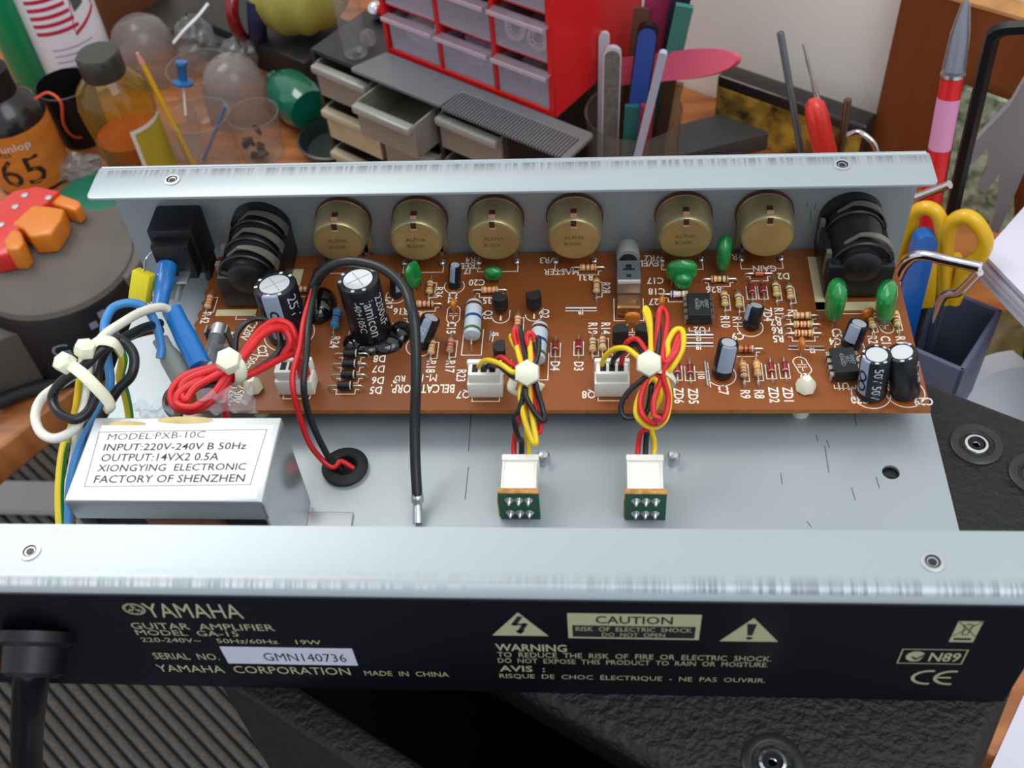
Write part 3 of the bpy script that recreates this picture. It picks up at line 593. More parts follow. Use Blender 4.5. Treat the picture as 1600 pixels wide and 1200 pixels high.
# plug sockets along the front edge
def plug(c, w, d, h, name='connector', parent=None, lab='white three way plug connector', rot=0, front=True):
    p = parent or pcb; z = c[2]; T = TR(c[0], c[1], z) @ RZ(rot); m = MB()
    m.box((-w/2, -d/2, 0), (w/2, d/2, h*.62), white, T); m.box((-w/2+.05, -d/2+.06, h*.62), (w/2-.05, d/2, h), white, T)
    m.box((-w/2-.0, d/2-.12, h*.5), (w/2, d/2+.03, h+.05), white, T)
    o = m.build(name, p, .03, 2, label=lab)
    for x in (-.25, 0, .25): MB().box((x-.085, -d/2+.16, h+.001), (x+.085, d/2-.14, h+.006), ink, T).build('pin_slot', o, smooth=False)
    return o
for P, w in (((12.14,-6.11,1.07), 1.0), ((15.79,-6.09,1.07), 1.0), ((6.53,-5.99,1.07), 1.1)):
    plug((P[0], P[1], PZ+.02), w, .6, .95); x, y = P[:2]; line((x-.4, y-.3), (x-.4, y-.42), (x+.4, y-.42), (x+.4, y-.3))
# nylon stand-offs
for P in ((5.18,-6.03,1.07), (21.29,-6.07,1.07), (13.43,-6.01,1.07)):
    MB().lathe([(.16, -.2), (.16, .0), (.3, .05), (.26, .28), (.12, .46), (1e-4, .47)], nylon, TR(*P), 7, True).lathe([(.26, -1.07), (.26, -.75), (.17, -.7), (.17, -.17)], nylon, TR(*P), 12).build('stand_off', pcb, label='milky nylon stand-off')
# fuse in its clips
fa, fb = (3.91,-4.15,1.75), (3.9,-6.16,1.75); FT = axis_to(fa, fb); FL = (Vector(fb)-Vector(fa)).length
fu = MB().lathe([(.25, .35), (.25, FL-.35)], Mclear('fuse_glass', '#c8d0d6', .05, 1.5), FT, 18, False).build('fuse', pcb, label='glass fuse in metal clips')
for z in (0, FL-.45): MB().lathe([(.2, z), (.27, z+.02), (.27, z+.45), (.2, z+.47)], steel, FT, 18).build('end_cap', fu)
for f in (.14, .86):
    p = Vector(fa).lerp(Vector(fb), f); MB().box((p.x-.34, p.y-.16, PZ), (p.x-.29, p.y+.16, p.z+.25), dark_steel).box((p.x+.29, p.y-.16, PZ), (p.x+.34, p.y+.16, p.z+.25), dark_steel).box((p.x-.34, p.y-.16, PZ+.02), (p.x+.34, p.y+.16, PZ+.08), dark_steel).build('clip', fu)
# black glue round the big capacitor
gl = MB(); gm = M('black_glue', '#0d0d10', .12, coat=.6, bump=.5, bscale=90)
for p, r in (((8.87,-4.2,1.1), (.62, .5, .24)), ((8.08,-4.2,1.1), (.5, .4, .2)), ((9.32,-3.81,1.1), (.35, .5, .22)), ((6.66,-2.72,1.2), (.55, .75, .45)), ((8.41,-4.46,1.1), (.4, .3, .2))): gl.ball(p, r, gm)
gl.build('glue', pcb, label='shiny black glue')
# potentiometers
brass = M('passivated_pot_can', '#a89a70', .32, .55, var=.12, scale=60); brassd = M('passivated_pot_face', '#a98f5a', .36, .4, var=.25, scale=45)
for i, (u0, words) in enumerate((((7.28,-1.35,2.57), 1), ((9.75,-1.35,2.58), 1), ((12.17,-1.35,2.61), 1), ((14.66,-1.35,2.57), 1), ((18.05,-1.35,2.59), 1), ((20.54,-1.35,2.52), 0))):
    x, z = u0[0], 2.56; T = TR(x, -.14, z) @ RX(90)
    po = MB().lathe([(.88, 0), (.88, .16), (.86, .18), (.86, .9), (.83, 1.1), (.78, 1.17), (.7, 1.19)], brass, T, 36, False).build('potentiometer', pcb, label='brassy round potentiometer can')
    MB().lathe([(.88, .01), (.9, .03), (.9, .15), (.88, .17)], M('pot_wafer', '#5f2c1a', .5), T, 36, False).build('wafer', po)
    MB().lathe([(.72, 1.195), (1e-4, 1.2)], brassd, T, 32, False).build('face', po)
    MB().box((-.09, .66, .75), (.09, .9, .95), M('tab_dark', '#3a1d18', .6), T).box((-.1, .7, .95), (.1, .89, 1.05), M('tab_pink', '#b98a78', .4), T).box((-.08, .55, 1.05), (.08, .78, 1.215), M('tab_dark'), T).box((-.1, .5, 1.16), (.1, .58, 1.22), M('tab_pink'), T).build('tab', po)
    lg_ = MB().box((-.8, -1.3, .12), (.8, -.3, .2), brass, T)
    for s_ in (-.55, 0, .55): lg_.box((s_-.07, -1.5, .12), (s_+.07, -.8, .2), steel, T)
    lg_.build('legs', po)
    for s_ in (-.62, .62): MB().ball((x+s_, -.75, PZ+.08), (.12, .14, .1), solder).build('solder_lug', po)
    if words:
        w = MB(); text(w, 'ALPHA', .16, M('stamped_mark', '#7d6f3c', .5, .5), TR(x, -1.345, z+.05) @ RX(90), .62, center=True); text(w, 'B20K', .14, M('stamped_mark'), TR(x-.02, -1.345, z-.2) @ RX(90), .55, center=True)
        w.build('stamp', po, smooth=False)
    line((x-.65, -.8), (x-.65, -1.12), (x+.65, -1.12), (x+.65, -.8))
# push switch with grey button
P = (16.33,-2.59,2)
sw = MB().box((P[0]-.36, P[1], 1.15), (P[0]+.36, P[1]+.95, 2.0), M('switch_shell', '#9aa0a6', .3, .8)).box((P[0]-.36, P[1]-.0, PZ), (P[0]+.36, P[1]+.1, 1.15), M('switch_base', '#8a5a3a', .4)).build('push_switch', pcb, .02, 1, label='metal push switch with grey button')  # brown strip at the foot paints the reflection in the metal front
bt = (16.33,-0.5,1.82)
MB().lathe([(.3, .0), (.3, .35), (.25, .5), (.22, .85)], black, TR(P[0], P[1]+.9, 1.62) @ RX(-90), 16).build('plunger', sw)
MB().lathe([(.36, 0), (.37, .08), (.37, .5), (.3, .62), (1e-4, .65)], M('button_grey', '#8f8f8c', .35), TR(P[0], P[1]+1.35, 1.66) @ RX(-90) , 22).build('button', sw)
MB().box((P[0]-.33, P[1]-.02, 1.93), (P[0]+.33, P[1]+.07, 2.02), M('switch_lip', '#e6e8ea', .3, .5)).build('lip', sw)
mk = MB(); mk.box((P[0]-.18, P[1]+.5, 2.001), (P[0]+.18, P[1]+.58, 2.005), ink).box((P[0]-.09, P[1]+.58, 2.001), (P[0]+.09, P[1]+.76, 2.005), ink).box((P[0]-.07, P[1]+.2, 2.001), (P[0]+.07, P[1]+.32, 2.005), ink); mk.build('slots', sw, smooth=False)
line((P[0]-.45, P[1]+.2), (P[0]-.45, P[1]-.75), (P[0]+.45, P[1]-.75), (P[0]+.45, P[1]+.2))
MB().box((P[0]-.36, P[1]-.62, PZ), (P[0]+.36, P[1]-.02, PZ+.42), M('switch_tail', '#a9784f', .22, .75)).build('tail', sw, .05)  # added block, its brown stands in for the reflection on the switch front
# jack sockets
jb = M('jack_black', '#17181a', .38); jm = M('jack_spring', '#8a867b', .4, .6)
def jack(x, y0, y1, n, w, lab, lean=0):
    z0 = PZ+.1; zc = PZ+1.25; o = MB().box((x-w/2, y0+.05, z0), (x+w/2, -.12, zc+.1), jb).build('jack_socket', pcb, .05, label=lab)
    L = -y0-.1
    MB().lathe([(.96, 0), (.96, .3), (.82, .34), (.82, L*.45), (.8, L*.46), (.8, L-.4), (.62, L-.38), (.6, L-.1), (.48, L), (1e-4, L+.02)], jb, TR(x, -.1, zc) @ RX(90), 30).build('barrel', o)
    for k in range(n):
        y = -.62-(L-1.05)*k/max(1, n-1); m = MB(); arc = [(x+.99*math.cos(math.radians(a)), zc+.97*math.sin(math.radians(a))) for a in range(8, 100, 9)]
        arc += [(x-.55, zc+.62)]
        for i in range(len(arc)-1):
            (a0, b0_), (a1, b1_) = arc[i], arc[i+1]; t0, t1 = .2-.15*i/11, .2-.15*(i+1)/11
            m.add([(a0, y-t0, b0_), (a1, y-t1, b1_), (a1, y+t1, b1_), (a0, y+t0, b0_), (a0*.985+x*.015, y-t0, b0_-.05), (a1*.985+x*.015, y-t1, b1_-.05), (a1*.985+x*.015, y+t1, b1_-.05), (a0*.985+x*.015, y+t0, b0_-.05)], [(0, 1, 2, 3), (7, 6, 5, 4), (0, 4, 5, 1), (3, 2, 6, 7), (0, 3, 7, 4), (1, 5, 6, 2)], jm)
        m.box((x+.86, y-.12, PZ), (x+.93, y+.12, zc+.15), jm); m.box((x-1.0, y-.1, zc-.6), (x-.86, y+.1, zc+.3), jm)
        m.build('contact_spring', o, label='dull metal contact spring')
        MB().lathe([(.86, -.05), (.9, 0), (.86, .05)], jb, TR(x, y-.28, zc) @ RX(90), 26, False).build('rib', o)
    return o
jack(4.55, -2.75, 0, 3, 1.9, 'black jack socket with three contact springs'); jack(23.2, -2.55, 0, 2, 1.95, 'black jack socket with two contact springs')
pale = M('bare_copper_mask', '#c9bd93', .6)
sk.box((22.0, -2.95, PZ+.001), (22.28, -.6, PZ+.004), pale).box((22.0, -2.98, PZ+.001), (24.3, -2.62, PZ+.004), pale).box((3.3, -3.0, PZ+.001), (4.6, -2.72, PZ+.004), pale).box((5.45, -2.6, PZ+.001), (5.8, -.9, PZ+.004), pale)
line((22.6, -3.0), (22.6, -3.12), (23.9, -3.12), (23.9, -3.0)); line((4.0, -3.0), (4.0, -3.15), (5.0, -3.15), (5.0, -3.0))
sk.build('silkscreen_print', pcb, smooth=False, label='white component outlines and lettering')

# ================================================================== transformer
tz = 3.95; tin = M('tinplate', '#cfd6da', .22, .75, var=.06, scale=30); lam = M('label_paper', '#f2f2ec', .45, var=.02, scale=20)
tf = thing('power_transformer', (4.85, -10.75, 0), 'tinplate power transformer with printed white label on its top', 'transformer')
X0, X1, Y0, Y1 = 2.33, 7.3, -12.05, -9.42
MB().box((X0, Y0, tz-.12), (X1, Y1, tz), tin).box((X0, Y0, tz-.8), (X1, Y0+.1, tz-.05), tin).box((X0, Y0, .12), (X0+.1, Y1, tz-.1), tin).box((X1-.1, Y0, .12), (X1, Y1, tz-.1), tin).build('cover', tf, .09, 4)
MB().box((X0+.12, Y0+.5, .3), (X1-.12, Y1-.5, tz-.14), M('core_iron', '#3a3c42', .5, .6)).build('core', tf)
MB().box((X0+1.6, Y0+.12, .4), (X1-1.4, Y1+.3, tz-.85), M('coil_tape', '#8a5546', .45)).build('coil', tf, .25, 3)
MB().box((X0-.0, Y0+.3, 0), (X1+1.25, Y1-.3, .1), tin).build('mounting_foot', tf, .04, label='bright mounting foot')
fs = (X1+.55, Y0+.7, .1); MB().lathe([(.2, 0), (.2, .12), (.1, .2), (.1, .42), (1e-4, .44)], dark_steel, TR(*fs), 14).build('mounting_screw', tf)
lb = MB().box((X0+.28, Y0+.1, tz), (X1-.16, Y1-.28, tz+.008), lam).build('paper_label', tf, label='white printed label')
lp = MB(); LA = M('label_ink', '#34363c', .6)
q0, q1, q2, q3 = (2.6,-9.92,3.96), (6.99,-9.83,3.96), (2.73,-11.63,3.96), (6.91,-11.55,3.96)
stroke(lp, [(q0[0], q0[1]), (q1[0], q1[1]), (q3[0], q3[1]), (q2[0], q2[1])], .022, LA, TR(0, 0, tz+.008), .002, True)
for s_, a, b, top in (('MODEL:PXB-10C', (2.88,-10.23,3.96), (5.42,-10.14,3.96), (4.05,-9.96,3.96)), ('INPUT:220V-240V B 50Hz', (2.87,-10.55,3.96), (6.58,-10.49,3.96), (4.64,-10.29,3.96)), ('OUTPUT:14VX2 0.5A', (2.9,-10.88,3.96), (5.94,-10.83,3.96), (4.39,-10.61,3.96)),
                     ('XIONGYING  ELECTRONIC', (2.9,-11.21,3.96), (6.7,-11.14,3.96), (4.81,-10.95,3.96)), ('FACTORY OF SHENZHEN', (2.92,-11.55,3.96), (6.74,-11.49,3.96), (4.78,-11.28,3.96))):
    text(lp, s_, top[1]-(a[1]+b[1])/2, LA, TR(a[0], (a[1]+b[1])/2, tz+.008) @ RZ(math.degrees(math.atan2(b[1]-a[1], b[0]-a[0]))), b[0]-a[0], .003, bold=.012)
lp.build('label_print', lb, smooth=False)
for p, r in (((4.77,-9.46,3.97), (.75, .12)), ((3.27,-9.59,3.97), (.5, .1))): MB().add([(p[0]+r[0]*math.cos(k*.4), p[1]-.06+r[1]*math.sin(k*.4), tz+.005) for k in range(16)], [tuple(range(16))], M('flux_stain', '#b59e68', .5, var=.3, scale=120)).build('stain', tf, smooth=False, label='brown flux stain')
# crumpled clear film and solder lugs behind it
film = Mclear('clear_film', '#eef2f6', .2, 1.2, .2)
cf = MB()
for (c, w, h) in (((3.68,-8.78,3.2), 1.2, .7), ((5.65,-8.72,3.4), 1.5, .9)):
    vv = []; ff = []
    for i in range(9):
        for j in range(5): vv.append((c[0]+w*(i/8-.5), c[1]+.12*math.sin(i*2.1+j)+.1*math.cos(j*3), c[2]-.2+h*j/4+.1*math.sin(i*1.7)))
    for i in range(8):
        for j in range(4): ff.append((i*5+j, (i+1)*5+j, (i+1)*5+j+1, i*5+j+1))
    cf.add(vv, ff, film)
cf.build('insulating_film', tf, label='crumpled clear insulating film')

# ================================================================== mains switch and its terminals
msw = thing('mains_switch', (2.0, -.1, 2.3), 'black rocker switch body on the rear panel above the blue terminals', 'switch')
MB().box((1.28, -1.35, 1.35), (2.75, -.12, 3.2), black).build('body', msw, .06)
MB().box((1.4, -1.75, 1.5), (2.62, -1.3, 2.9), black).build('terminal_block', msw, .05)
MB().box((2.55, -1.2, .85), (2.8, -.4, 1.5), black).build('spring_clip', msw, .04)
for x, z in ((1.75, 2.15), (2.25, 1.8)): MB().box((x-.18, -2.25, z-.04), (x+.18, -1.7, z+.04), steel).build('spade_terminal', msw, .01, label='bright spade terminal')
bluev = M('blue_vinyl_sleeve', '#1c6fb8', .28, coat=.3); clearv = M('clear_vinyl_sleeve', '#9aa09a', .2, trans=.35, alpha=.85)
def sleeve_(p, q, r0_, r1_, mat, name, lab, flat=.75):
    o = MB().tube([p, Vector(p).lerp(Vector(q), .3), Vector(p).lerp(Vector(q), .65), q], lambda t: r0_ if t < .55 else r0_+(r1_-r0_)*min(1, (t-.55)/.2), mat, 16, 4, flat=flat).build(name); return tag(o, lab, 'terminal', 'insulated spade terminals')
sleeve_((1.73,-1.6,2.15), (1.74,-3.15,1.7), .32, .26, bluev, 'spade_connector', 'blue sleeved spade connector pushed on the mains switch')
sleeve_((1.98,-1.06,1.75), (1.81,-2.33,1.1), .28, .2, clearv, 'spade_connector', 'clear sleeved spade connector beside the yellow box capacitor')
sleeve_((3.75,-5.88,2), (2.71,-4.3,2.7), .33, .3, bluev, 'spade_connector', 'blue sleeved spade connector pointing down to the glass fuse')
sleeve_((3.16,-6.08,1.6), (2.39,-5.03,2.2), .33, .24, clearv, 'spade_connector', 'clear sleeved spade connector left of the glass fuse')
yc = thing('box_capacitor', (0.8,-2.42,1.2), 'yellow box capacitor hanging from the mains switch by its leads', 'capacitor')
yp = Vector((1.04,-2.46,1.9)); TY = TR(*yp) @ RZ(-14) @ RX(-28) @ RY(12)
MB().box((-.32, -.2, -.5), (.32, .2, .5), M('yellow_box', '#e3d321', .35), TY).build('case', yc, .05)
yt = MB(); text(yt, '.1uF', .2, ink, TY @ TR(.321, 0, -.42) @ RY(90) @ RZ(90) @ TR(0, -.05, 0), .6); text(yt, '275V', .14, ink, TY @ TR(.321, 0, -.42) @ RY(90) @ RZ(90) @ TR(0, -.19, 0), .6); yt.build('case_print', yc, smooth=False)
MB().tube([TY @ Vector((0, 0, .48)), (1.11,-1.71,2.35), (1.35,-1.49,2.5), (1.49,-1.21,2.4)], .03, lead, 6).build('lead', yc)

# ================================================================== wires
def wire(name, pts, r, mat, lab, grp=None, n=8): return tag(MB().tube(pts, r, mat, 10, n).build(name), lab, 'wire', grp)
wblue = M('blue_pvc', '#3f84c2', .35); wwhite = M('white_pvc', '#e6e4d6', .35); wblack = M('black_pvc', '#1f2021', .32); wred = M('red_pvc', '#cf2226', .35); wyel = M('yellow_pvc', '#e9c81e', .35)
def earth_mat():
    m = M('yellow_green_pvc', '#e0c62a', .35); nt = m.node_tree; N = nt.nodes; L = nt.links
    tc = N.new('ShaderNodeTexCoord'); sx = N.new('ShaderNodeSeparateXYZ'); L.new(tc.outputs['Normal'], sx.inputs[0])
    r = N.new('ShaderNodeValToRGB'); r.color_ramp.interpolation = 'CONSTANT'; r.color_ramp.elements[0].color = lin('#e0c62a'); r.color_ramp.elements[1].position = .62; r.color_ramp.elements[1].color = lin('#2c8b3c')
    L.new(sx.outputs[0], r.inputs[0]); L.new(r.outputs[0], N['Principled BSDF'].inputs['Base Color']); return m
earth = earth_mat()
wire('mains_wire', [(2.59,-5.8,2.2), (2.6,-5.48,2.4), (2.47,-5.04,2.9), (2.25,-4.83,3.3), (1.93,-4.89,3.6), (1.52,-5.16,3.7), (1.43,-5.67,3.7), (1.6,-6.26,3.8), (1.73,-6.87,3.4), (1.84,-7.47,3), (1.62,-8.06,2.6), (1.17,-8.88,2.2), (1.01,-9.78,1.8), (0.95,-10.54,1.2), (1.03,-11.31,0.8)], .13, wblue, 'blue mains wire looping up from the clear connector and down past the transformer')
wire('mains_wire', [(2.72,-4.36,2.7), (2.55,-4.59,3.1), (2.32,-5.28,3.6), (2.24,-6.28,4.2), (2.06,-7.04,4.5), (1.86,-7.81,4.5), (1.54,-8.04,4.2), (0.81,-7.98,3.6), (0.18,-8.14,3.2), (0.06,-8.61,3), (0.35,-9.11,2.9), (0.91,-9.38,3), (1.51,-9.25,3.3), (1.72,-8.66,3.6), (1.48,-7.63,3.6), (0.9,-6.68,3.2), (0.45,-8.34,1.2), (0.41,-9.7,0.6), (0.86,-10.49,0.5)], .135, wwhite, 'white mains wire crossing the bundle into a loop on the left')
wire('mains_wire', [(2.44,-4.76,2.6), (2.35,-5.51,3.2), (2.2,-6.2,3.6), (2.03,-6.93,4), (1.93,-7.64,4), (1.99,-8.38,3.8), (1.89,-8.88,3.6), (1.61,-9.21,3.6), (1.15,-9.07,3.7), (0.87,-8.64,3.8), (1.19,-8.45,4.2), (1.8,-8.19,4.5), (2.28,-7.69,4.7), (2.5,-7.16,4.5), (2.88,-7.41,4.2), (2.88,-7.9,3.9), (2.4,-8.17,3.5), (1.9,-8.53,2.9), (1.25,-8.95,2), (0.89,-10.11,1.2)], .14, wblack, 'black mains wire wound through the tied bundle')
wire('earth_wire', [(1.91,-6.48,3.5), (2.06,-6.69,3.2), (1.83,-6.89,2.6), (1.69,-6.81,1.8), (1.54,-6.92,0.9), (1.5,-7.49,0.4), (0.57,-7.57,0.5), (0.09,-7.8,1.1), (0.35,-8.64,1.6), (0.5,-9.57,1.5), (0.61,-10.33,1.2), (0.83,-11.31,0.8)], .13, earth, 'yellow and green striped earth wire beside the transformer')
wire('earth_wire', [(1.05,-7.37,3.3), (0.99,-7.7,3), (0.94,-8.14,2.7), (0.62,-8.72,2)], .1, wyel, 'short yellow wire seen inside the black loop')
wire('brown_wire', [(0.78,-10.12,0.9), (0.83,-10.52,0.7), (0.94,-10.98,0.6)], .12, M('brown_pvc', '#a8664a', .4), 'brown wire end beside the transformer corner')
wire('brown_wire', [(2.28,-4.48,2), (1.9,-4.53,2), (1.6,-4.87,2.2), (1.48,-5.5,2.6)], .1, M('brown_pvc2', '#6e2e22', .4), 'dark brown wire under the blue connector')
def tie(head, d, loop, r, name='cable_tie', lab='', parent=None, hs=.28):
    m = MB(); T = TR(*head) @ Vector((0, 0, 1)).rotation_difference(Vector(d)).to_matrix().to_4x4()
    m.lathe([(hs*.7, -hs*.8), (hs, -hs*.55), (hs*1.05, 0), (hs*.95, hs*.55), (hs*.55, hs*.8)], nylon, T @ RZ(30), 6)
    if loop: m.tube(loop, r, nylon, 8, 6, flat=.45)
    o = m.build(name, parent)
    if parent is None: tag(o, lab, 'cable tie', 'cable ties on the wiring')
    return o
tie((1.94,-7.87,4.9), (.3, .2, .9), [(1.96,-7.78,4.8), (2.23,-7.58,4.9), (2.59,-7.56,4.8), (2.6,-7.45,4.3)], .16, lab='milky cable tie head at the top of the mains bundle')
tie((1.53,-8.36,4.9), (-.3, -.2, .9), [(1.71,-8.43,4.9), (2.17,-8.81,5), (2.51,-9.03,4.7), (2.65,-9.05,4.2), (2.61,-9.04,3.8), (2.17,-8.5,3.3)], .16, lab='milky cable tie strapped across the black wire loop')
# black spare earth lead with its crimp
sl = thing('earth_lead', (10.41,-10.04,0.1), 'thick black lead arching over the board down to a bare crimp terminal', 'wire')
MB().tube([(6.49,-1.6,1.6), (6.69,-2.65,2.2), (6.88,-3.68,2.8), (7.39,-3.7,3.6), (8.03,-3.72,4), (8.73,-3.87,4.1), (9.42,-4.22,4.1), (9.97,-4.8,4), (10.27,-5.61,3.8), (10.37,-6.36,3.3), (10.37,-7.16,2.6), (10.31,-7.88,1.8), (10.32,-8.69,1.1), (10.38,-9.48,0.5)], .15, wblack, 12).build('insulation', sl)
cp, cq = Vector((10.37,-9.4,0.5)), Vector((10.42,-10.13,0.14)); CT = axis_to(cp, cq); CL = (cq-cp).length
MB().lathe([(.17, 0), (.18, .05), (.18, .22), (.13, .28), (.13, .4), (.15, .46), (.15, CL)], steel, CT, 12).box((-.02, -.19, .03), (.02, -.12, CL-.05), dark_steel, CT).build('crimp_terminal', sl, label='bare metal crimp terminal')
# red and black pair diving into the grommet
g0 = (GROM[0], GROM[1])
wire('secondary_wire', [(6.54,-1.35,1.5), (6.73,-2.31,2.2), (7.05,-4.21,3.2), (7.08,-5.44,3.4), (7.07,-6.36,3.2), (6.96,-7.02,3), (6.98,-7.47,2.7), (7.07,-7.81,2), (7.21,-8.1,1.2), (7.44,-8.21,0.6), (7.79,-8.37,0.35), (g0[0]-.1, g0[1]+.05, .3), (g0[0]+.25, g0[1]-.02, .05)], .085, wred, 'single red wire running down the board into the rubber grommet')
wire('secondary_wire', [(6.59,-0.9,1.5), (6.83,-2.05,2.3), (7.16,-4.18,3.3), (7.26,-5.54,3.5), (7.33,-6.58,3.3), (7.3,-7.4,2.9), (7.32,-7.74,2.2), (7.42,-7.92,1.5), (7.62,-8.14,0.8), (7.76,-8.26,0.45), (g0[0]-.25, g0[1], .3), (g0[0]-.05, g0[1]-.12, -.1)], .095, wblack, 'black wire running beside the red one into the rubber grommet')
# tied coil of red transformer wires
rc = thing('transformer_leads', (4.96,-6.32,2.6), 'coil of red transformer leads gathered by a cable tie over the fuse', 'wires')
for pts in ([(6.93,-6.48,2.1), (6.82,-6.1,2.5), (6.82,-5.81,3), (6.65,-5.54,3.3), (6.29,-5.58,3.5), (5.99,-6.16,3.7), (5.81,-6.9,3.8), (5.59,-7.48,3.8), (4.81,-7.64,3.8), (4.26,-7.93,3.8), (4.03,-8.34,3.7), (4.18,-8.75,3.6), (4.71,-8.93,3.6), (5.26,-8.57,3.7), (5.51,-7.94,3.8), (5.58,-7.53,3.8)],
            [(7.06,-6.36,2.1), (7.01,-6.22,2.5), (6.77,-6,2.8), (6.66,-5.75,3.2), (6.48,-5.73,3.4), (6.22,-6.09,3.7), (6.01,-6.87,3.9), (5.74,-7.62,4), (5.3,-8,4), (4.75,-8.36,3.9), (4.54,-8.72,3.8), (4.37,-8.25,3.9), (4.93,-7.93,4), (5.67,-7.71,4)],
            [(7.04,-6.48,2.1), (6.81,-6.15,2.7), (6.54,-6.54,3), (6.11,-7.23,3.3), (5.72,-7.68,3.5), (5.31,-7.72,3.6), (4.9,-8.07,3.9), (4.38,-8.51,3.9), (4.33,-8.83,3.8), (4.81,-8.96,3.8), (5.28,-8.43,3.8), (5.54,-7.75,3.9), (5.87,-7.06,3.9), (6.23,-6.3,3.8), (6.57,-5.9,3.5), (6.75,-6.12,3.2), (6.5,-6.45,2.9)],
            [(5.46,-7.42,3.6), (5.46,-7.99,3.6), (5.42,-8.36,3.5), (5.42,-8.56,3.2), (5.38,-8.65,2.9)]):
    MB().tube(pts, .105, wred, 10).build('red_wire', rc)
MB().tube([(5.14,-6.24,3), (5.15,-5.78,3.2), (5.38,-5.43,3.3), (5.77,-5.19,3.2), (6.23,-5.52,3.1), (6.42,-6.05,3), (6.23,-6.45,2.9), (5.85,-6.88,2.9), (5.51,-7.3,3), (4.11,-7.65,3.2), (3.73,-7.88,3.2), (3.7,-8.33,3.2), (3.93,-8.65,3.1), (4.21,-8.66,3)], .085, wblack, 10).build('black_wire', rc)
tie((5.62,-7.74,4.25), (.1, -.3, .9), [(5.69,-7.61,4.2), (5.88,-7.8,4.1), (5.84,-7.86,3.7), (5.63,-7.69,3.3)], .17, parent=rc, hs=.34)

# ================================================================== two indicator boards on three-wire harnesses
gpcb = M('green_solder_mask', '#0f5a40', .35, var=.2, scale=90); gold = M('bare_board_edge', '#b98747', .6, var=.3, scale=400)
def harness(x, plug_top, up, tiep, wires, lab):
    """x: middle of the little board; wires: three lists of (material, path)"""
    h = thing('indicator_harness', (x, -10.0, 0), lab, 'wiring harness', 'indicator board harnesses')
    yb = -9.72
    b = MB().box((x-.56, yb-.16, .02), (x+.54, yb, 1.22), gpcb).build('indicator_board', h, label='small green circuit board')
    MB().box((x-.57, yb-.165, 1.22), (x+.55, yb+.01, 1.27), gold).box((x-.6, yb-.15, .1), (x-.56, yb, 1.0), gold).build('snapped_edge', b, .01, 1)
    for i in range(3):
        for z in (.32, .92):
            MB().lathe([(.13, 0), (.1, .04), (.05, .1), (.035, .16), (1e-4, .17)], solder, TR(x-.27+.26*i, yb-.16, z) @ RX(90), 10, False).build('solder_joint', b)
    c = MB().box((x-.5, yb+.01, .22), (x+.46, yb+1.08, 1.12), white).box((x-.52, yb+1.0, .2), (x+.5, yb+1.2, 1.2), white).box((x-.5, yb+.01, 1.12), (x-.44, yb+1.0, 1.16), white).box((x+.4, yb+.01, 1.12), (x+.46, yb+1.0, 1.16), white).build('housing', h, .03, label='white plug housing')
    for mat, pts in wires: MB().tube(pts, .078, mat, 10).build('wire', h)
    tie(tiep, (.0, -.6, .8), up, .15, parent=h, hs=.36)
    return h
hx = (13.26,-9.76,1.25)[0]; hy = -8.6
harness(hx, None, [(13.1,-7.31,2.9), (13.05,-7.4,2.6), (13.57,-7.42,2.4), (13.86,-7.26,2.7)], (13.51,-7.43,3.35), (
 (wyel, [(11.96,-6.01,1.9), (12.08,-6.15,2.3), (12.32,-6.38,2.7), (12.73,-6.79,3), (13.16,-7.19,3.1), (13.32,-6.76,3.2), (13.07,-6.26,3.3), (13.02,-6.11,3.4), (13.13,-6.23,3.4), (13.28,-6.85,3.3), (13.46,-7.26,3.1), (13.51,-6.62,3.3), (13.44,-6.28,3.5), (13.55,-6.57,3.5), (13.56,-7.12,3.2), (13.32,-7.66,2.9), (13.4,-8.22,2.5), (13.6,-8.67,2.1), (13.74,-8.78,2.1), (13.59,-8,2.5), (13.52,-7.43,2.9), (13.39,-7.75,2.2), (13.44,-8.1,1.5), (hx+.22, hy, .8)]),
 (wred, [(12.48,-6.02,1.9), (12.46,-6.13,2.3), (12.72,-6.36,2.8), (13.14,-6.87,3), (13.28,-6.76,3.2), (13.1,-6.21,3.5), (13.15,-5.99,3.6), (13.26,-6.21,3.5), (13.42,-7,3.2), (13.64,-6.86,3.3), (13.47,-6.42,3.6), (13.57,-6.28,3.7), (13.69,-6.45,3.5), (13.66,-7.03,3.1), (13.59,-7.43,2.9), (13.73,-7.92,2.4), (13.85,-8.3,2.1), (13.73,-8.45,2.1), (13.55,-7.92,2.4), (13.42,-7.57,2.8), (13.24,-7.82,2), (13.07,-8.05,1.3), (hx-.22, hy, .8)]),
 (wblack, [(12.22,-6.01,1.9), (12.33,-6.17,2.3), (12.66,-6.6,2.7), (13.15,-7.24,3), (13.34,-6.77,3.2), (13.2,-6.09,3.5), (13.25,-5.99,3.6), (13.33,-6.33,3.5), (13.53,-7.12,3.2), (13.73,-6.86,3.3), (13.69,-6.45,3.5), (13.78,-6.38,3.6), (13.78,-6.71,3.4), (13.66,-7.14,3.1), (13.74,-7.54,2.9), (13.91,-8,2.5), (13.95,-8.32,2.4), (13.71,-8.19,2.6), (13.47,-7.88,2.9), (13.43,-7.63,3), (13.29,-8.08,2.6), (13.12,-8.17,2.3), (13.22,-8.36,1.7), (13.28,-8.24,1.4), (hx, hy, .8)])),
 'left indicator board on its knotted red, black and yellow harness')
hx = (16.68,-9.74,1.25)[0]
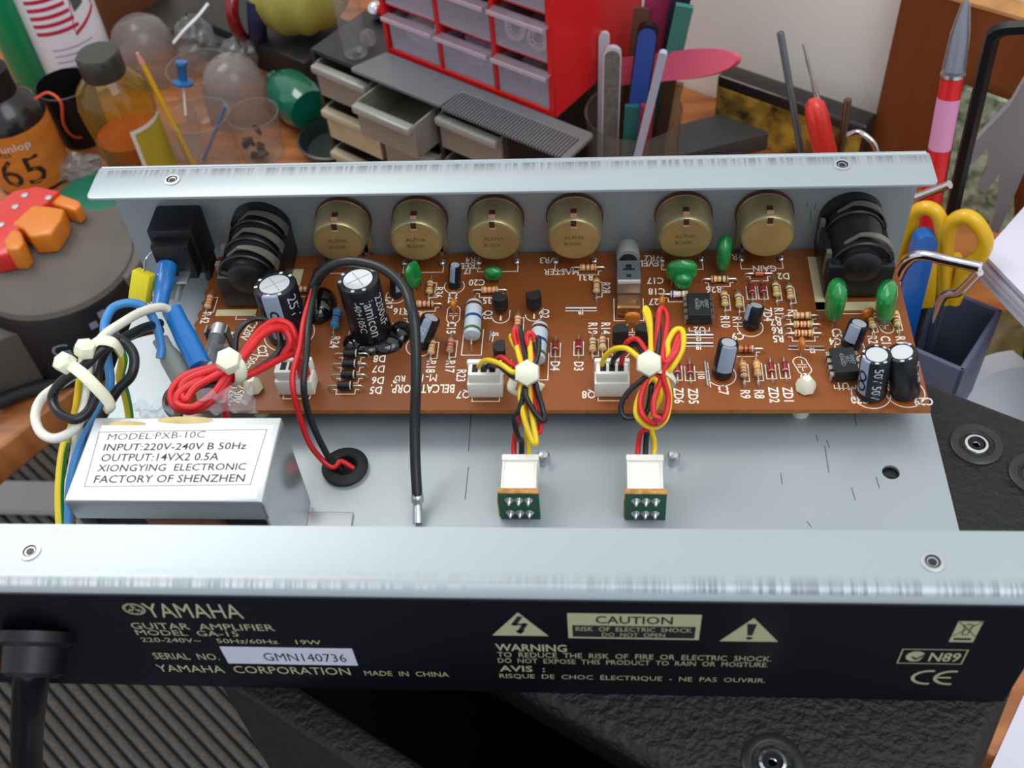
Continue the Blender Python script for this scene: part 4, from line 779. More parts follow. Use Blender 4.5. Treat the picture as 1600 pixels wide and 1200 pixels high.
harness(hx, None, [(16.89,-7.31,3.4), (17.2,-7.25,3.2), (17.43,-7.18,2.8), (17.35,-7.02,2.4)], (16.75,-7.24,3.5), (
 (wyel, [(15.49,-5.98,1.9), (15.57,-6.06,2.4), (15.82,-6.18,2.9), (16.19,-6.43,3.2), (16.61,-6.92,3.3), (16.82,-6.71,3.5), (16.79,-6.16,3.8), (16.68,-5.83,4), (16.71,-5.68,4), (16.81,-6.02,3.9), (16.87,-6.97,3.4), (17.24,-6.94,3.5), (17.27,-6.66,3.7), (17.47,-6.31,3.8), (17.67,-6.36,3.8), (17.65,-6.81,3.6), (17.37,-7.22,3.3), (17.21,-7.28,3.1), (17.31,-7.72,2.7), (17.2,-8.25,2.4), (16.86,-8.38,2.2), (16.48,-8.25,2.4), (16.42,-7.97,2.6), (16.62,-7.55,2.9), (16.9,-7.39,3.1), (17.08,-7.7,2.8), (16.91,-7.84,2.3), (16.78,-7.88,1.8), (16.94,-8.08,1.2), (hx+.22, hy, .8)]),
 (wred, [(16.04,-5.96,1.9), (16.09,-6.04,2.5), (16.2,-6.01,3), (16.48,-6.08,3.2), (16.76,-6.69,3.3), (16.95,-6.97,3.4), (16.99,-6.4,3.8), (17.05,-5.93,4.1), (17.15,-5.79,4.1), (17.26,-6.03,3.9), (17.13,-7.06,3.5), (17.32,-7.06,3.5), (17.52,-6.55,3.7), (17.61,-6.39,3.7), (17.51,-6.87,3.6), (17.13,-7.34,3.3), (17.27,-7.81,2.8), (17.16,-8.27,2.5), (16.89,-8.41,2.4), (16.58,-8.26,2.6), (16.53,-7.85,2.8), (16.76,-7.39,3.1), (17.06,-7.43,3.1), (16.88,-8,2.9), (16.88,-8.34,2.7), (17.01,-8.49,2.7), (16.93,-8.31,2.2), (16.58,-8.06,1.6), (16.51,-8.13,1.2), (hx-.22, hy, .8)]),
 (wblack, [(15.79,-5.96,1.9), (15.85,-6.07,2.4), (16.14,-6.09,2.8), (16.45,-6.09,3), (16.67,-6.69,3.2), (16.89,-6.85,3.4), (16.91,-6.31,3.7), (16.97,-5.98,3.9), (17.04,-6.4,3.8), (16.9,-7.22,3.3), (16.61,-7.43,3.1), (16.22,-7.63,2.8), (16.01,-7.89,2.5), (16.11,-8.11,2.3), (16.44,-8.11,2.3), (16.73,-7.92,2.4), (16.84,-7.36,2.8), (16.78,-7.82,2), (16.72,-8.05,1.3), (hx, hy, .8)])),
 'right indicator board on its looped red, black and yellow harness')

# ================================================================== things on the bench, left
BZ = -22.0
glass = Mclear('clear_plastic', '#f4f4f3', .1, 1.3, .1, '#c9c7c4'); smoke = Mclear('smoky_plastic', '#e6e4e2', .15, 1.35, .36, '#aaa6a3')
def vert(name, P, prof, mat, lab, cat, seg=28, caps=True, group=None):
    return tag(MB().lathe(prof, mat, TR(P[0], P[1], P[2]), seg, caps).build(name), lab, cat, group)
# polish bottle with orange label
P = (-24.02,33.21,-22); pb = thing('polish_bottle', P, 'dark pump bottle with orange label and black cap at the far left', 'bottle'); T = TR(*P)
bl = M('dark_bottle', '#1e1c1c', .25, coat=.3); ol = M('orange_label', '#c8772a', .5, var=.12, scale=30, stretch=(1, 1, 6))
MB().lathe([(2.3, 0), (2.5, .2), (2.5, 5.0), (2.4, 5.6), (1.9, 6.3), (1.3, 6.8), (1.3, 7.2)], bl, T, 32).build('bottle_body', pb)
lo = MB().lathe([(2.53, .4), (2.54, .5), (2.54, 4.9), (2.53, 5.0)], ol, T, 40, False).build('label', pb, label='orange paper label')
MB().lathe([(1.35, 6.9), (1.35, 8.6), (1.05, 8.8), (.95, 9.3), (.85, 9.4), (.8, 10.8), (.6, 11)], black, T, 26).build('pump_cap', pb)
w = MB(); text(w, '65', 2.3, M('label_black', '#2a1c12', .6), T @ RZ(16) @ TR(0, 0, 1.1), 3.0, center=True, bend=2.55, lift=.02); text(w, 'Dunlop', .6, M('label_white', '#d8d4cc', .6), T @ RZ(16) @ TR(0, 0, 3.9), 2.6, center=True, bend=2.55, lift=.03)
text(w, 'FORMULA', .4, M('label_black'), T @ RZ(-4) @ TR(0, 0, 3.5), 1.5, center=True, bend=2.55, lift=.02)
w.build('label_lettering', lo, smooth=False)
P = (-26.96,42.7,-22); gt = thing('green_tube', P, 'tall green tube standing behind the polish bottle', 'tube')
MB().lathe([(.5, 0), (.6, .8), (1.05, 1.2), (1.2, 1.4), (1.22, 14), (1.1, 14.2)], M('green_tube_plastic', '#0c8a57', .3), TR(*P), 24).build('tube_body', gt); MB().lathe([(1.3, .0), (1.3, .5), (.7, .55)], M('grey_cap', '#7e8078', .5), TR(*P), 24).build('foot', gt)
P = (-24.13,44.9,-22); can = thing('spray_can', P, 'white spray can with red stripes and a triangle mark', 'can'); T = TR(*P)
MB().lathe([(2.6, 0), (2.75, .15), (2.75, 13), (2.4, 13.6), (1.4, 14)], M('white_can', '#e4e2e8', .3, coat=.3), T, 36).build('can_body', can)
redp = M('red_print', '#c22a48', .45); cp_ = MB()
def arcband(mb, R, a0, a1, z0, z1, dz, mat, T, n=10):
    vv = []; ff = []
    for i in range(n+1):
        a = math.radians(a0+(a1-a0)*i/n); s_ = dz*i/n; vv += [(R*math.sin(a), -R*math.cos(a), z0+s_), (R*math.sin(a), -R*math.cos(a), z1+s_)]
    for i in range(n): ff.append((2*i, 2*i+2, 2*i+3, 2*i+1))
    mb.add(vv, ff, mat, T)
for k in range(7): arcband(cp_, 2.765, -45, 22-3*k, 5.3+.62*k, 5.6+.62*k, .25, redp, T @ RZ(30))
for a0, a1, z0, z1, dz in ((12, 62, 4.9, 5.2, 1.1), (12, 28, 5.1, 5.5, 4), (40, 62, 9.3, 9.7, -3.4)): arcband(cp_, 2.77, a0, a1, z0, z1, dz, redp, T @ RZ(30))
arcband(cp_, 2.768, 22, 42, 6.6, 7.6, .3, M('grey_mark', '#55585e', .5), T @ RZ(30))
for k in range(5): arcband(cp_, 2.765, -30, 35-6*(k % 2), 4.1-.5*k, 4.2-.5*k, .1, M('small_print', '#9a9cae', .6), T @ RZ(30))
cp_.build('can_print', can, smooth=False, label='red stripes and triangle')
P = (-21.8,37.65,-22); vert('black_cup', P, [(1.3, 0), (1.75, .1), (2.0, 4.4), (1.9, 4.45), (1.7, .4), (1e-4, .35)], black, 'open black cup between polish bottle and amber bottle', 'cup')
rcb = tag(MB().tube([(-20.95,32.17,-15), (-19.88,32.11,-14.5), (-18.93,31.46,-14.8), (-19.77,32.12,-17), (-21.22,35.42,-20.5), (-20.64,37.87,-21.8)], .1, M('orange_cord', '#c8492a', .5), 8).build('orange_cord'), 'thin orange cord lying beside the black cup', 'cord')
# amber bottle
P = (-16.35,33.42,-22); ab = thing('amber_bottle', P, 'glass bottle with black cap and a little red-brown liquid', 'bottle'); T = TR(*P)
MB().lathe([(2.0, 0), (2.1, .2), (2.15, 2.5), (2.4, 5), (2.45, 6), (2.2, 7), (1.5, 7.8), (1.2, 8.1), (1.2, 8.4)], Mclear('amber_glass', '#f0e2a0', .06, 1.45, .14, '#c0a23e'), T, 32, False).build('glass_body', ab, label='yellowish glass')
MB().lathe([(1.95, .1), (2.03, .25), (2.09, 3.3), (1e-4, 3.32)], M('red_liquid', '#a5330f', .1, coat=.5), T, 28).build('liquid', ab, label='red-brown liquid')
MB().lathe([(1.35, 7.9), (1.4, 8.0), (1.4, 9.3), (1.25, 9.5), (1e-4, 9.55)], M('dark_cap', '#33342f', .3), T, 28).build('cap', ab)
yl = MB(); arcband(yl, 2.46, 8, 78, .2, 4.9, 0, M('label_white'), T @ RZ(22)); arcband(yl, 2.47, 14, 76, .3, 4.6, 0, M('mustard_label', '#a89a2c', .5, var=.15, scale=30), T @ RZ(22)); yl.build('paper_label', ab, smooth=False, label='mustard yellow label')
def stick(name, p, q, r, mat, lab, cat, tip=None, seg=10, group=None):
    m = MB().lathe([(r, 0), (r, (Vector(q)-Vector(p)).length)], mat, axis_to(p, q), seg)
    if tip: 
        L = (Vector(q)-Vector(p)).length; m.lathe([(tip[1], L-.02), (tip[2], L+tip[3])], tip[0], axis_to(p, q), seg)
    return tag(m.build(name), lab, cat, group)
stick('paint_brush', (-12.58,33.38,-21.5), (-13.76,33.68,-13.5), .17, M('yellow_paint', '#d8ab1c', .35), 'thin yellow brush handle with pink tip leaning on the amber bottle', 'brush', (M('pink_tip', '#cf8f86', .5), .2, .1, .7))
# clear plastic domes and cups
def cup(P, r, h, lab, dome=False, mat=None, r2=None, group='clear plastic cups'):
    r2 = r2 or r
    if dome: prof = [(r, 0), (r, h*.35), (r*.93, h*.62), (r*.72, h*.85), (r*.4, h*.97), (1e-3, h)]
    else: prof = [(1e-3, .15), (r*.8, .1), (r*.86, 0), (r*.9, .2), (r, h), (r*1.05, h+.02), (r*1.05, h-.12)]
    return vert('clear_cup', P, prof, mat or glass, lab, 'cup', 30, False, group)
cup((-18.92,45.52,-22), 2.5, 4.6, 'smoky clear dome behind the black bottle cap', True, smoke); cup((-10.67,39.84,-22), 2.35, 4.7, 'clear dome beside the green bottle', True, smoke)
cup((-11.19,33.69,-22), 1.95, 4.4, 'clear cup holding the blue stick'); cup((-8.12,35.15,-22), 1.7, 3.4, 'clear cup with black scraps inside'); cup((-13.14,40.56,-22), 2.2, 3.6, 'clear cup under the blue push pin'); cup((-13.88,35.69,-22), 1.6, 3.2, 'clear cup against the yellow brush')
m = MB()
for k in range(7): m.box((-.35, -.25, -.12), (.35, .25, .12), M('dark_scrap', '#1f1d1b', .5), TR(*(-8.09,34.91,-21.7)) @ TR(random.uniform(-.8, .8), random.uniform(-.8, .8), .2+.22*k) @ RZ(50*k) @ RX(20*k))
tag(m.build('black_scraps', kind='stuff'), 'black scraps lying in the clear cup', 'scraps')
stick('blue_stick', (-12.08,34.05,-21.6), (-9.27,33.82,-17), .13, M('blue_grey', '#5a6f94', .4), 'slim blue stick leaning inside the clear cup', 'stick')
pp = thing('push_pin', (-12.68,34.96,-18.5), 'blue push pin with white shaft among the clear cups', 'pin'); q0, q1 = (-12.61,34.82,-18.4), (-12.19,35.51,-15.6)
MB().lathe([(.08, 0), (.08, 2.2)], white, axis_to(q0, q1), 8).build('shaft', pp); MB().lathe([(.7, 2.2), (.7, 2.35), (.3, 2.5), (.32, 3.4), (.45, 3.6), (.4, 3.75)], M('blue_pin', '#1a5f94', .3), axis_to(q0, q1), 18).build('head', pp)
def crumple(c, rx, ry, rz, amp_, seed, n=14):
    rnd = random.Random(seed); vv = []; ff = []
    for i in range(n+1):
        for j in range(n*2):
            t = math.pi*i/n; a = math.pi*j/n; k = 1+amp_*rnd.uniform(-1, 1) if 0 < i < n else 1
            vv.append((c[0]+rx*math.sin(t)*math.cos(a)*k, c[1]+ry*math.sin(t)*math.sin(a)*k, c[2]-rz*math.cos(t)*k))
    for i in range(n):
        for j in range(n*2): ff.append((i*n*2+j, i*n*2+(j+1) % (n*2), (i+1)*n*2+(j+1) % (n*2), (i+1)*n*2+j))
    return vv, ff
film2 = Mclear('bag_film', '#eceef0', .12, 1.4, .3, '#a9a8a8')
bg = thing('plastic_bag', (-15.49,46.39,-22), 'crumpled clear plastic bag with white top seam', 'bag')
v_, f_ = crumple((-14.86,45.7,-20), 1.6, 1.6, 2.3, .12, 3); MB().add(v_, f_, film2).build('bag_film', bg, smooth=False)
MB().tube([(-15.39,43.11,-18), (-14.26,43.21,-17), (-13.17,43.51,-16.2), (-12.36,43.9,-15.5)], .28, M('white_seam', '#d8d8dc', .5), 8, flat=.4).build('seam', bg)
v_, f_ = crumple((-20.79,33.09,-21.3), 1.8, 1.3, .7, .25, 9, 10); tag(MB().add(v_, f_, film2).build('plastic_wrap', smooth=False), 'scrap of crumpled clear wrap right of the polish bottle', 'wrap')
v_, f_ = crumple((-11.58,45.21,-20.5), 1.5, 1.2, 1.4, .1, 5, 8); tag(MB().add(v_, f_, film2).build('plastic_wrap', smooth=False), 'clear wrap behind the dome beside the green bottle', 'wrap')
tag(MB().lathe([(.4, 0), (1.5, .3), (1.75, 1.2), (1.75, 3.2), (1.4, 4.2), (.7, 4.8), (.6, 5.6), (1e-3, 5.7)], M('teal_glass', '#066049', .12, coat=.6), axis_to((-4.65,37.29,-20.2), (-8.35,41.59,-20.2)), 26).build('green_bottle'), 'dark green bottle lying against the drawer unit', 'bottle')
rt = M('red_translucent', '#7d0f16', .12, coat=.6)
tag(MB().lathe([(.9, 0), (.95, .1), (.95, 4.2), (.8, 4.4)], rt, axis_to((-7.07,46.02,-21), (-10.94,48.82,-21)), 22).build('red_tube'), 'dark red translucent tube lying below the yellow cloth', 'tube')
tag(MB().tube([(-11.27,47.44,-21.4), (-11.06,44.64,-18), (-10.95,44.74,-16), (-10.54,46.9,-15)], .5, rt, 12).build('curved_tool'), 'dark red curved tool left of the yellow cloth', 'tool')
tag(MB().tube([(-10.54,46.78,-21), (-9.6,44.99,-18), (-9.23,45.07,-16)], .7, M('navy_grip', '#23284a', .4), 12).build('navy_tool'), 'navy tool beside the dark red curved one', 'tool')
tag(MB().box((-2.2, -.8, 0), (2.2, .8, 2.2), M('blue_card', '#3565a8', .5), TR(*(-15.55,54.58,-22)) @ RZ(-34)).build('blue_box', bevel=.1), 'small blue box at the top left behind the bag', 'box')
tag(MB().box((-6, -2.5, 0), (6, 2.5, 1.6), M('dark_case', '#33322f', .5), TR(*(-17.2,51.36,-22)) @ RZ(-34)).build('dark_case', bevel=.2), 'low dark grey case behind the plastic bag', 'case')
tag(MB().box((-7, -3, 0), (6, 3, 2.4), M('dark_case2', '#262523', .5), TR(*(-9.29,48.27,-22)) @ RZ(-34)).build('dark_case', bevel=.2), 'low black case under the dark red tube', 'case')
tag(MB().box((-2, -3, 0), (2, 3, 8), M('brown_card', '#6b4024', .6), TR(*(-22.56,52.58,-22)) @ RZ(-34)).build('brown_box', bevel=.1), 'brown box behind the white spray can', 'box')
# yellow cloth
vv, ff = [], []
C0 = Vector((-6.44,46.42,-17.2)); n = 16
for i in range(n+1):
    for j in range(n*3):
        t = math.pi*i/n; a = 2*math.pi*j/(n*3); k = 1+.05*math.sin(a*9)*math.sin(t)
        vv.append(tuple(C0+Vector((3.6*math.sin(t)*math.cos(a)*k, 3.2*math.sin(t)*math.sin(a)*k, -2.8*math.cos(t)*k+.8))))
for i in range(n):
    for j in range(n*3): ff.append((i*n*3+j, i*n*3+(j+1) % (n*3), (i+1)*n*3+(j+1) % (n*3), (i+1)*n*3+j))
tag(MB().add(vv, ff, M('yellow_cloth', '#9f9844', .7, var=.15, scale=25)).build('yellow_cloth'), 'folded dull yellow cloth bundle at the top of the bench', 'cloth')

# ================================================================== dark drawer unit
DT = -12.0
dc = thing('drawer_unit', RF(-10, 31, BZ), 'low dark drawer unit with smoky drawers below the red cabinet', 'drawer unit')
dkp = M('dark_unit_plastic', '#232425', .45)
A0, B0 = -20.0, 25.3; CW, RH = 4.95, 3.25; dm = MB()
dm.box((A0, B0+.5, BZ), (A0+3*CW+.3, B0+13, BZ+.25), dkp, TRF).box((A0, B0+12.7, BZ), (A0+3*CW+.3, B0+13, DT), dkp, TRF).box((A0, B0+.3, DT-.25), (A0+3*CW+.3, B0+13, DT), dkp, TRF)
for k in range(4): dm.box((A0+k*CW, B0+.2, BZ), (A0+k*CW+.3, B0+12.8, DT-.1), dkp, TRF)
for k in range(1, 3): dm.box((A0, B0+.4, DT-k*RH-.1), (A0+3*CW+.3, B0+12.7, DT-k*RH+.1), dkp, TRF)
dm.build('carcass', dc)
smk = M('smoky_drawer', '#807c70', .3, coat=.3); tanl = M('tan_contents', '#b5a583', .6, var=.1, scale=40); lip = M('drawer_lip', '#908e86', .3, coat=.3)
for cI in range(3):
    for rI in range(3):
        a0 = A0+cI*CW+.35; a1 = a0+CW-.4; z1 = DT-rI*RH-.35; z0 = z1-RH+.55; b = B0-(1.7 if (cI, rI) == (1, 0) else .0)
        front = tanl if cI == 0 and rI > 0 else (smk if cI < 3 else M('smoky_dark', '#5d5c58', .3))
        d_ = MB().box((a0, b, z0), (a1, b+.2, z1-.35), front, TRF).box((a0, b+.2, z0), (a0+.12, b+9, z1-.3), smk, TRF).box((a1-.12, b+.2, z0), (a1, b+9, z1-.3), smk, TRF).box((a0, b+.2, z0), (a1, b+9, z0+.12), smk, TRF).build('drawer', dc, .04, 1)
        MB().box((a0+.05, b-.45, z1-.85), (a1-.05, b+.15, z1-.3), lip if not (cI == 0 and rI) else M('tan_lip', '#a99e84', .4), TRF).build('handle', d_, .14, 2)
# comb
cb = thing('comb', RF(-8, 26.3, DT), 'long grey plastic comb lying on the drawer unit before the red cabinet', 'comb'); cg = M('comb_grey', '#6a6a6c', .4)
MB().prism(round_poly([(-16.2, 25.0), (-9.2, 25.0), (-9.0, 26.7), (-.3, 26.7), (-.3, 27.5), (-15.4, 27.5)], .3), DT+.02, DT+.3, cg, TRF).build('spine', cb, .05, 1)
MB().box((-.75, 24.9, DT+.02), (-.3, 26.8, DT+.28), cg, TRF).build('end_tooth', cb, .04, 1)
tt = MB()
for k in range(40): tt.box((-9.0+.206*k, 24.9, DT+.06), (-9.0+.206*k+.1, 26.75, DT+.24), cg, TRF)
tt.build('teeth', cb, smooth=False, kind='stuff')
# red drawer cabinet
RC = thing('red_drawer_cabinet', RF(-9.3, 32, DT), 'red parts cabinet with clear drawers standing on the dark drawer unit', 'cabinet'); redc = M('red_cabinet', '#d01e20', .35, spec=.4)
a0, a1, b0_, b1_ = -15.6, -3.07, 27.7, 36.5; z0, z1 = DT+.02, DT+13; rw = 2.95; cw = (a1-a0-.4)/3; m = MB()
m.box((a0, b0_, z0), (a0+.35, b1_, z1), redc, TRF).box((a1-.45, b0_, z0), (a1, b1_, z1), redc, TRF).box((a0+.3, b0_, z0), (a1-.4, b1_, z0+.45), redc, TRF).box((a0, b1_-.3, z0), (a1, b1_, z1), redc, TRF).box((a0, b0_, z1-.3), (a1, b1_, z1), redc, TRF)
for k in (1, 2): m.box((a0+.35+k*cw-.15, b0_+.02, z0+.3), (a0+.35+k*cw+.15, b1_-.2, z1-.2), redc, TRF)
for k in (1, 2, 3): m.box((a0+.3, b0_+.25, z0+.3+k*rw-.1), (a1-.4, b1_-.2, z0+.3+k*rw+.1), redc, TRF)
m.build('shell', RC, .06, 1)
pane = Mclear('drawer_clear', '#f2eef2', .12, 1.4, .3, '#cfc9d2')
for cI in range(3):
    for rI in range(4):
        x0 = a0+.35+cI*cw+.2; x1 = x0+cw-.4; zb = z0+.5+rI*rw; zt = zb+rw-.55; b = b0_+.05
        d_ = MB().box((x0, b, zb), (x1, b+.1, zt-.1), pane, TRF).box((x0, b+.1, zb), (x0+.08, b+7.5, zt-.3), pane, TRF).box((x1-.08, b+.1, zb), (x1, b+7.5, zt-.3), pane, TRF).box((x0, b+.1, zb), (x1, b+7.5, zb+.08), M('drawer_floor', '#c9c3cb', .5), TRF).build('drawer', RC)
        MB().box((x0-.05, b-.55, zt-.2), (x1+.05, b+.12, zt-.08), Mclear('lip_clear', '#eee6ea', .2, 1.4, .22, '#cfc2c9'), TRF).box((x0-.05, b-.6, zt-.26), (x1+.05, b-.52, zt-.04), M('lip_edge', '#b9a3ab', .3), TRF).build('handle', d_)
for cI, rI, col, s_, lab in ((0, 0, '#c9c4cc', 1.15, 'crumpled silvery bag in the lower left red cabinet drawer'), (0, 1, '#dddbe4', 1.1, 'white plastic bag in the second left red cabinet drawer'), (1, 0, '#bfb7cc', 1.0, 'lilac plastic bag in the lower middle red cabinet drawer'), (2, 0, '#9a9090', .95, 'greyish bag in the lower right red cabinet drawer'), (1, 1, '#6c6468', .9, 'dark parts bag in the second middle red cabinet drawer')):
    zb = z0+.62+rI*rw; c_ = RF(a0+.35+cI*cw+cw/2, b0_+1.9, zb+.85*s_); v_, f_ = crumple(c_, 1.5*s_, 1.5*s_, .85*s_, .13, cI*7+rI, 9); tag(MB().add(v_, f_, M('bag_'+col[1:], col, .3, coat=.3)).build('parts_bag', smooth=False), lab, 'bag', 'bags in the red cabinet drawers')
for k, (da, dz) in enumerate(((-.75, .95), (.75, .8))):
    c_ = RF(a0+.35+2.5*cw+da, b0_+.75, z0+.62+rw+dz); T = TR(*c_) @ RZ(-34) @ RX(75); g_ = MB().lathe([(.5, 0), (.72, 0), (.72, .3), (.5, .3), (.5, 0)], chrome, T, 26, False)
    for i in range(12): g_.box((.3, -.06, .05), (.52, .06, .25), chrome, T @ RZ(30*i))
    tag(g_.build('toothed_ring'), ('left' if k == 0 else 'right')+' shiny toothed ring in the right red cabinet drawer', 'ring', 'toothed rings')
# little glass vials beside the cabinet
P = (0.7,31.57,-12); vert('glass_vial', (P[0], P[1], DT), [(.3, .0), (.72, .15), (.78, .6), (.78, 3.9), (.7, 4.0)], glass, 'small clear vial standing left of the red cabinet', 'vial', 20, False)
P = (1.36,32.5,-12); tag(MB().ball((P[0], P[1], DT+.55), .55, glass).build('glass_bead'), 'clear round bulb beside the small vial', 'bulb')
P = (1.49,35.48,-12); tag(MB().ball((P[0], P[1], DT+.6), .6, chrome).build('steel_ball'), 'shiny dark ball at the red cabinet corner', 'ball')
# black dish with clear rim left of the drawer unit
P = (-2.99,35.27,-22); vert('dark_dish', P, [(1.8, 0), (2.1, .2), (2.5, 1.2), (2.35, 1.25), (1.9, .35), (1e-3, .3)], M('dish_dark', '#26302e', .3), 'dark round dish in front of the drawer unit', 'dish')

# ================================================================== glass tumbler of nail files
P = (17.38,28.17,-14); TX, TY_ = P[0], P[1]
vert('glass_tumbler', (TX, TY_, BZ), [(1e-3, .4), (2.2, .3), (2.4, 0), (2.5, .3), (2.85, 8), (2.9, 8.02), (2.78, 7.9)], Mclear('tumbler_glass', '#d3d2c8', .05, 1.4), 'clear glass tumbler full of nail files behind the chassis', 'tumbler', 36, False)
def slab(name, p, q, w, t, mat, lab, cat='file', round_=True, face=(0, -.7, .7), group='nail files in the tumbler', mat2=None):
    p, q = Vector(p), Vector(q); d = (q-p); L = d.length; d.normalize(); s_ = d.cross(Vector(face)).normalized(); n_ = s_.cross(d)
    T = Matrix(((s_.x, d.x, n_.x, p.x), (s_.y, d.y, n_.y, p.y), (s_.z, d.z, n_.z, p.z), (0, 0, 0, 1)))
    pts = [(-w/2, 0), (w/2, 0)]+([(w/2*math.cos(math.radians(a)), L-(w/2 if round_ is True else round_)*(1-math.sin(math.radians(a)))) for a in range(0, 181, 12)] if round_ else [(w/2, L), (-w/2, L)])
    m = MB().prism(pts, -t/2, t/2, mat, T)
    if mat2: m.prism([(x*.86, y*.985) for x, y in pts], t/2, t/2+.01, mat2, T)
    return tag(m.build(name), lab, cat, group)
def tum(dx, dy, z=-21.4): return (TX+dx, TY_+dy, z)
fileg = M('file_grey', '#6d6a66', .7, var=.2, scale=300); filew = M('file_white', '#c9c4cc', .5)
slab('nail_file', tum(-1.9, -.3), (15.66,28.28,-8.84), .62, .35, filew, 'pale lilac nail file at the left of the tumbler')
slab('nail_file', tum(-1.5, -.9), (16.11,26.77,-8.77), 1.0, .3, filew, 'grey nail file with white edge at the left of the tumbler', mat2=fileg)
slab('nail_file', tum(-.9, 1.2), (17.74,29.05,-7.88), .9, .2, M('file_brown', '#6a4634', .6), 'brown wooden file at the back of the tumbler', round_=False)
slab('nail_file', tum(-.6, -.5), (18.06,27.02,-7.58), 1.15, .4, M('file_black', '#17171c', .5), 'blue faced nail file with black band in the tumbler', mat2=M('file_blue', '#2f4f9e', .6))
slab('nail_file', tum(.2, 1.0), (18.98,29.42,-6.15), 1.9, .3, M('file_crimson', '#a8345a', .6), 'wide crimson file rising out of the picture', round_=False)
slab('nail_file', tum(.9, .8), (19.87,28.22,-5.87), 1.1, .3, M('file_navy', '#26263a', .5), 'navy file leaning right behind the teal one', round_=False)
slab('nail_file', tum(.6, .4), (19.91,26.98,-6.56), .95, .3, M('file_teal', '#3d7f70', .5), 'teal green file leaning right in the tumbler', round_=False)
slab('nail_file', tum(-.7, -1.6), (18.71,23.81,-7.25), .45, .3, M('file_pale', '#b9bcd0', .4), 'thin pale blue stick crossing the front of the tumbler')
slab('nail_file', tum(.1, -.9), (18.08,25.2,-11.58), .75, .3, M('file_red', '#b0302e', .5), 'short red file inside the tumbler', round_=False)
slab('nail_file', tum(1.1, -.1), (19.34,26.76,-10.73), .7, .25, M('file_dark', '#3b2a1c', .5), 'dark brown file at the right of the tumbler', round_=False)
slab('nail_file', tum(1.4, .4), (19.81,27.04,-11.44), .6, .25, M('file_tan', '#9c8358', .5), 'tan file at the right rim of the tumbler', round_=False)
slab('nail_file', tum(-.5, -1.2, -21), (17.21,25.54,-11.8), .8, .25, M('file_green', '#1c6b66', .5), 'short green file inside the tumbler front', round_=False)
slab('emery_board', (16.69,28.79,-11.77), (22.73,24.71,-8.42), 1.55, .45, M('pink_foam', '#d65a72', .7), 'pink emery board poking sideways out of the tumbler', 'file', 3.2, (0, -.8, .6))

# ================================================================== by the wall
tinm = M('printed_tin', '#1f1e1d', .3, coat=.4)
tn = thing('printed_tin', RF(3.8, 44, BZ), 'dark rimmed tin with a yellow and brown printed picture leaning at the wall', 'tin')
MB().box((-1.5, 43.5, BZ), (9.1, 45.2, -17.7), tinm, TRF).build('tin_body', tn, .25, 3)
MB().box((-1.3, 43.46, BZ+.02), (8.9, 43.51, -18.5), M('tin_picture', '#c7a33c', .4, col2='#3a2318', scale=65, coat=.3), TRF).build('picture', tn, label='yellow and brown print')
tag(MB().box((-3.5, -1.6, 0), (3.5, 1.6, 1.4), M('dark_box', '#3d3d3c', .5), TR(*(22.74,34.74,-22)) @ RZ(20)).build('dark_box', bevel=.15), 'low dark grey box beside the tumbler', 'box')
def rod(name, p, q, r, mat, lab, cat, prof=None):
    """a tool standing on the bench, leaning along p (top) to q"""
    p, q = Vector(p), Vector(q); t = (BZ+.05-p.z)/(q.z-p.z); e = p+(q-p)*t; L = (e-p).length
    return tag(MB().lathe(prof(L) if prof else [(r*.8, 0), (r, .05), (r, L)], mat, axis_to(p, e), 14).build(name), lab, cat, 'tools standing behind the chassis')
rod('steel_rod', (24.63,24.4,-6.69), (26.31,23.26,-13.05), .19, dark_steel, 'tall dark threaded rod standing before the printed tin', 'rod')
rod('scriber', (25.94,24.72,-7.61), (27.9,23.4,-13.2), .1, steel, 'pointed steel scriber with slim shaft before the wall', 'scriber', lambda L: [(.06, 0), (.1, 1.2), (.07, 2.0), (.2, 3.2), (.26, 4.2), (.26, L)])
rod('screwdriver', (26.35,22.03,-9.18), (27.31,21.38,-12.13), .5, M('red_handle', '#d8302a', .3, coat=.4), 'red screwdriver handle standing among the rods', 'screwdriver', lambda L: [(.25, 0), (.5, .25), (.62, 1.0), (.62, 3.6), (.4, 4), (.2, 4.1), (.2, L)])
rod('brass_rod', (28.1,22.06,-9.21), (28.21,21.98,-12.28), .2, M('bronze', '#6e5a44', .3, .8), 'short bronze rod near the wooden board', 'rod')
tag(MB().tube([(28.6,22.93,-12.17), (29.08,22.6,-11.73), (29.54,22.29,-11.8), (30.01,21.98,-12.24), (30.41,21.71,-13.4)], .16, chrome, 10).build('chrome_hook'), 'bent chrome hook at the foot of the wooden board', 'hook')
bw = M('brown_veneer', '#6b3517', .35, var=.18, scale=10, stretch=(3, 3, .5), col2='#7e4620')
wb = thing('wooden_board', RF(35, 46, BZ), 'brown veneered board standing against the white wall', 'board')
MB().box((8.85, 45.4, BZ), (60, 46.9, -9.3), bw, TRF).build('panel', wb, .03, 1); MB().box((8.85, 45.35, -9.29), (60, 46.9, -9.0), M('board_edge_orange', '#b8864e', .5, var=.2, scale=60), TRF).build('top_edge', wb, .05, 1, label='pale orange edging')

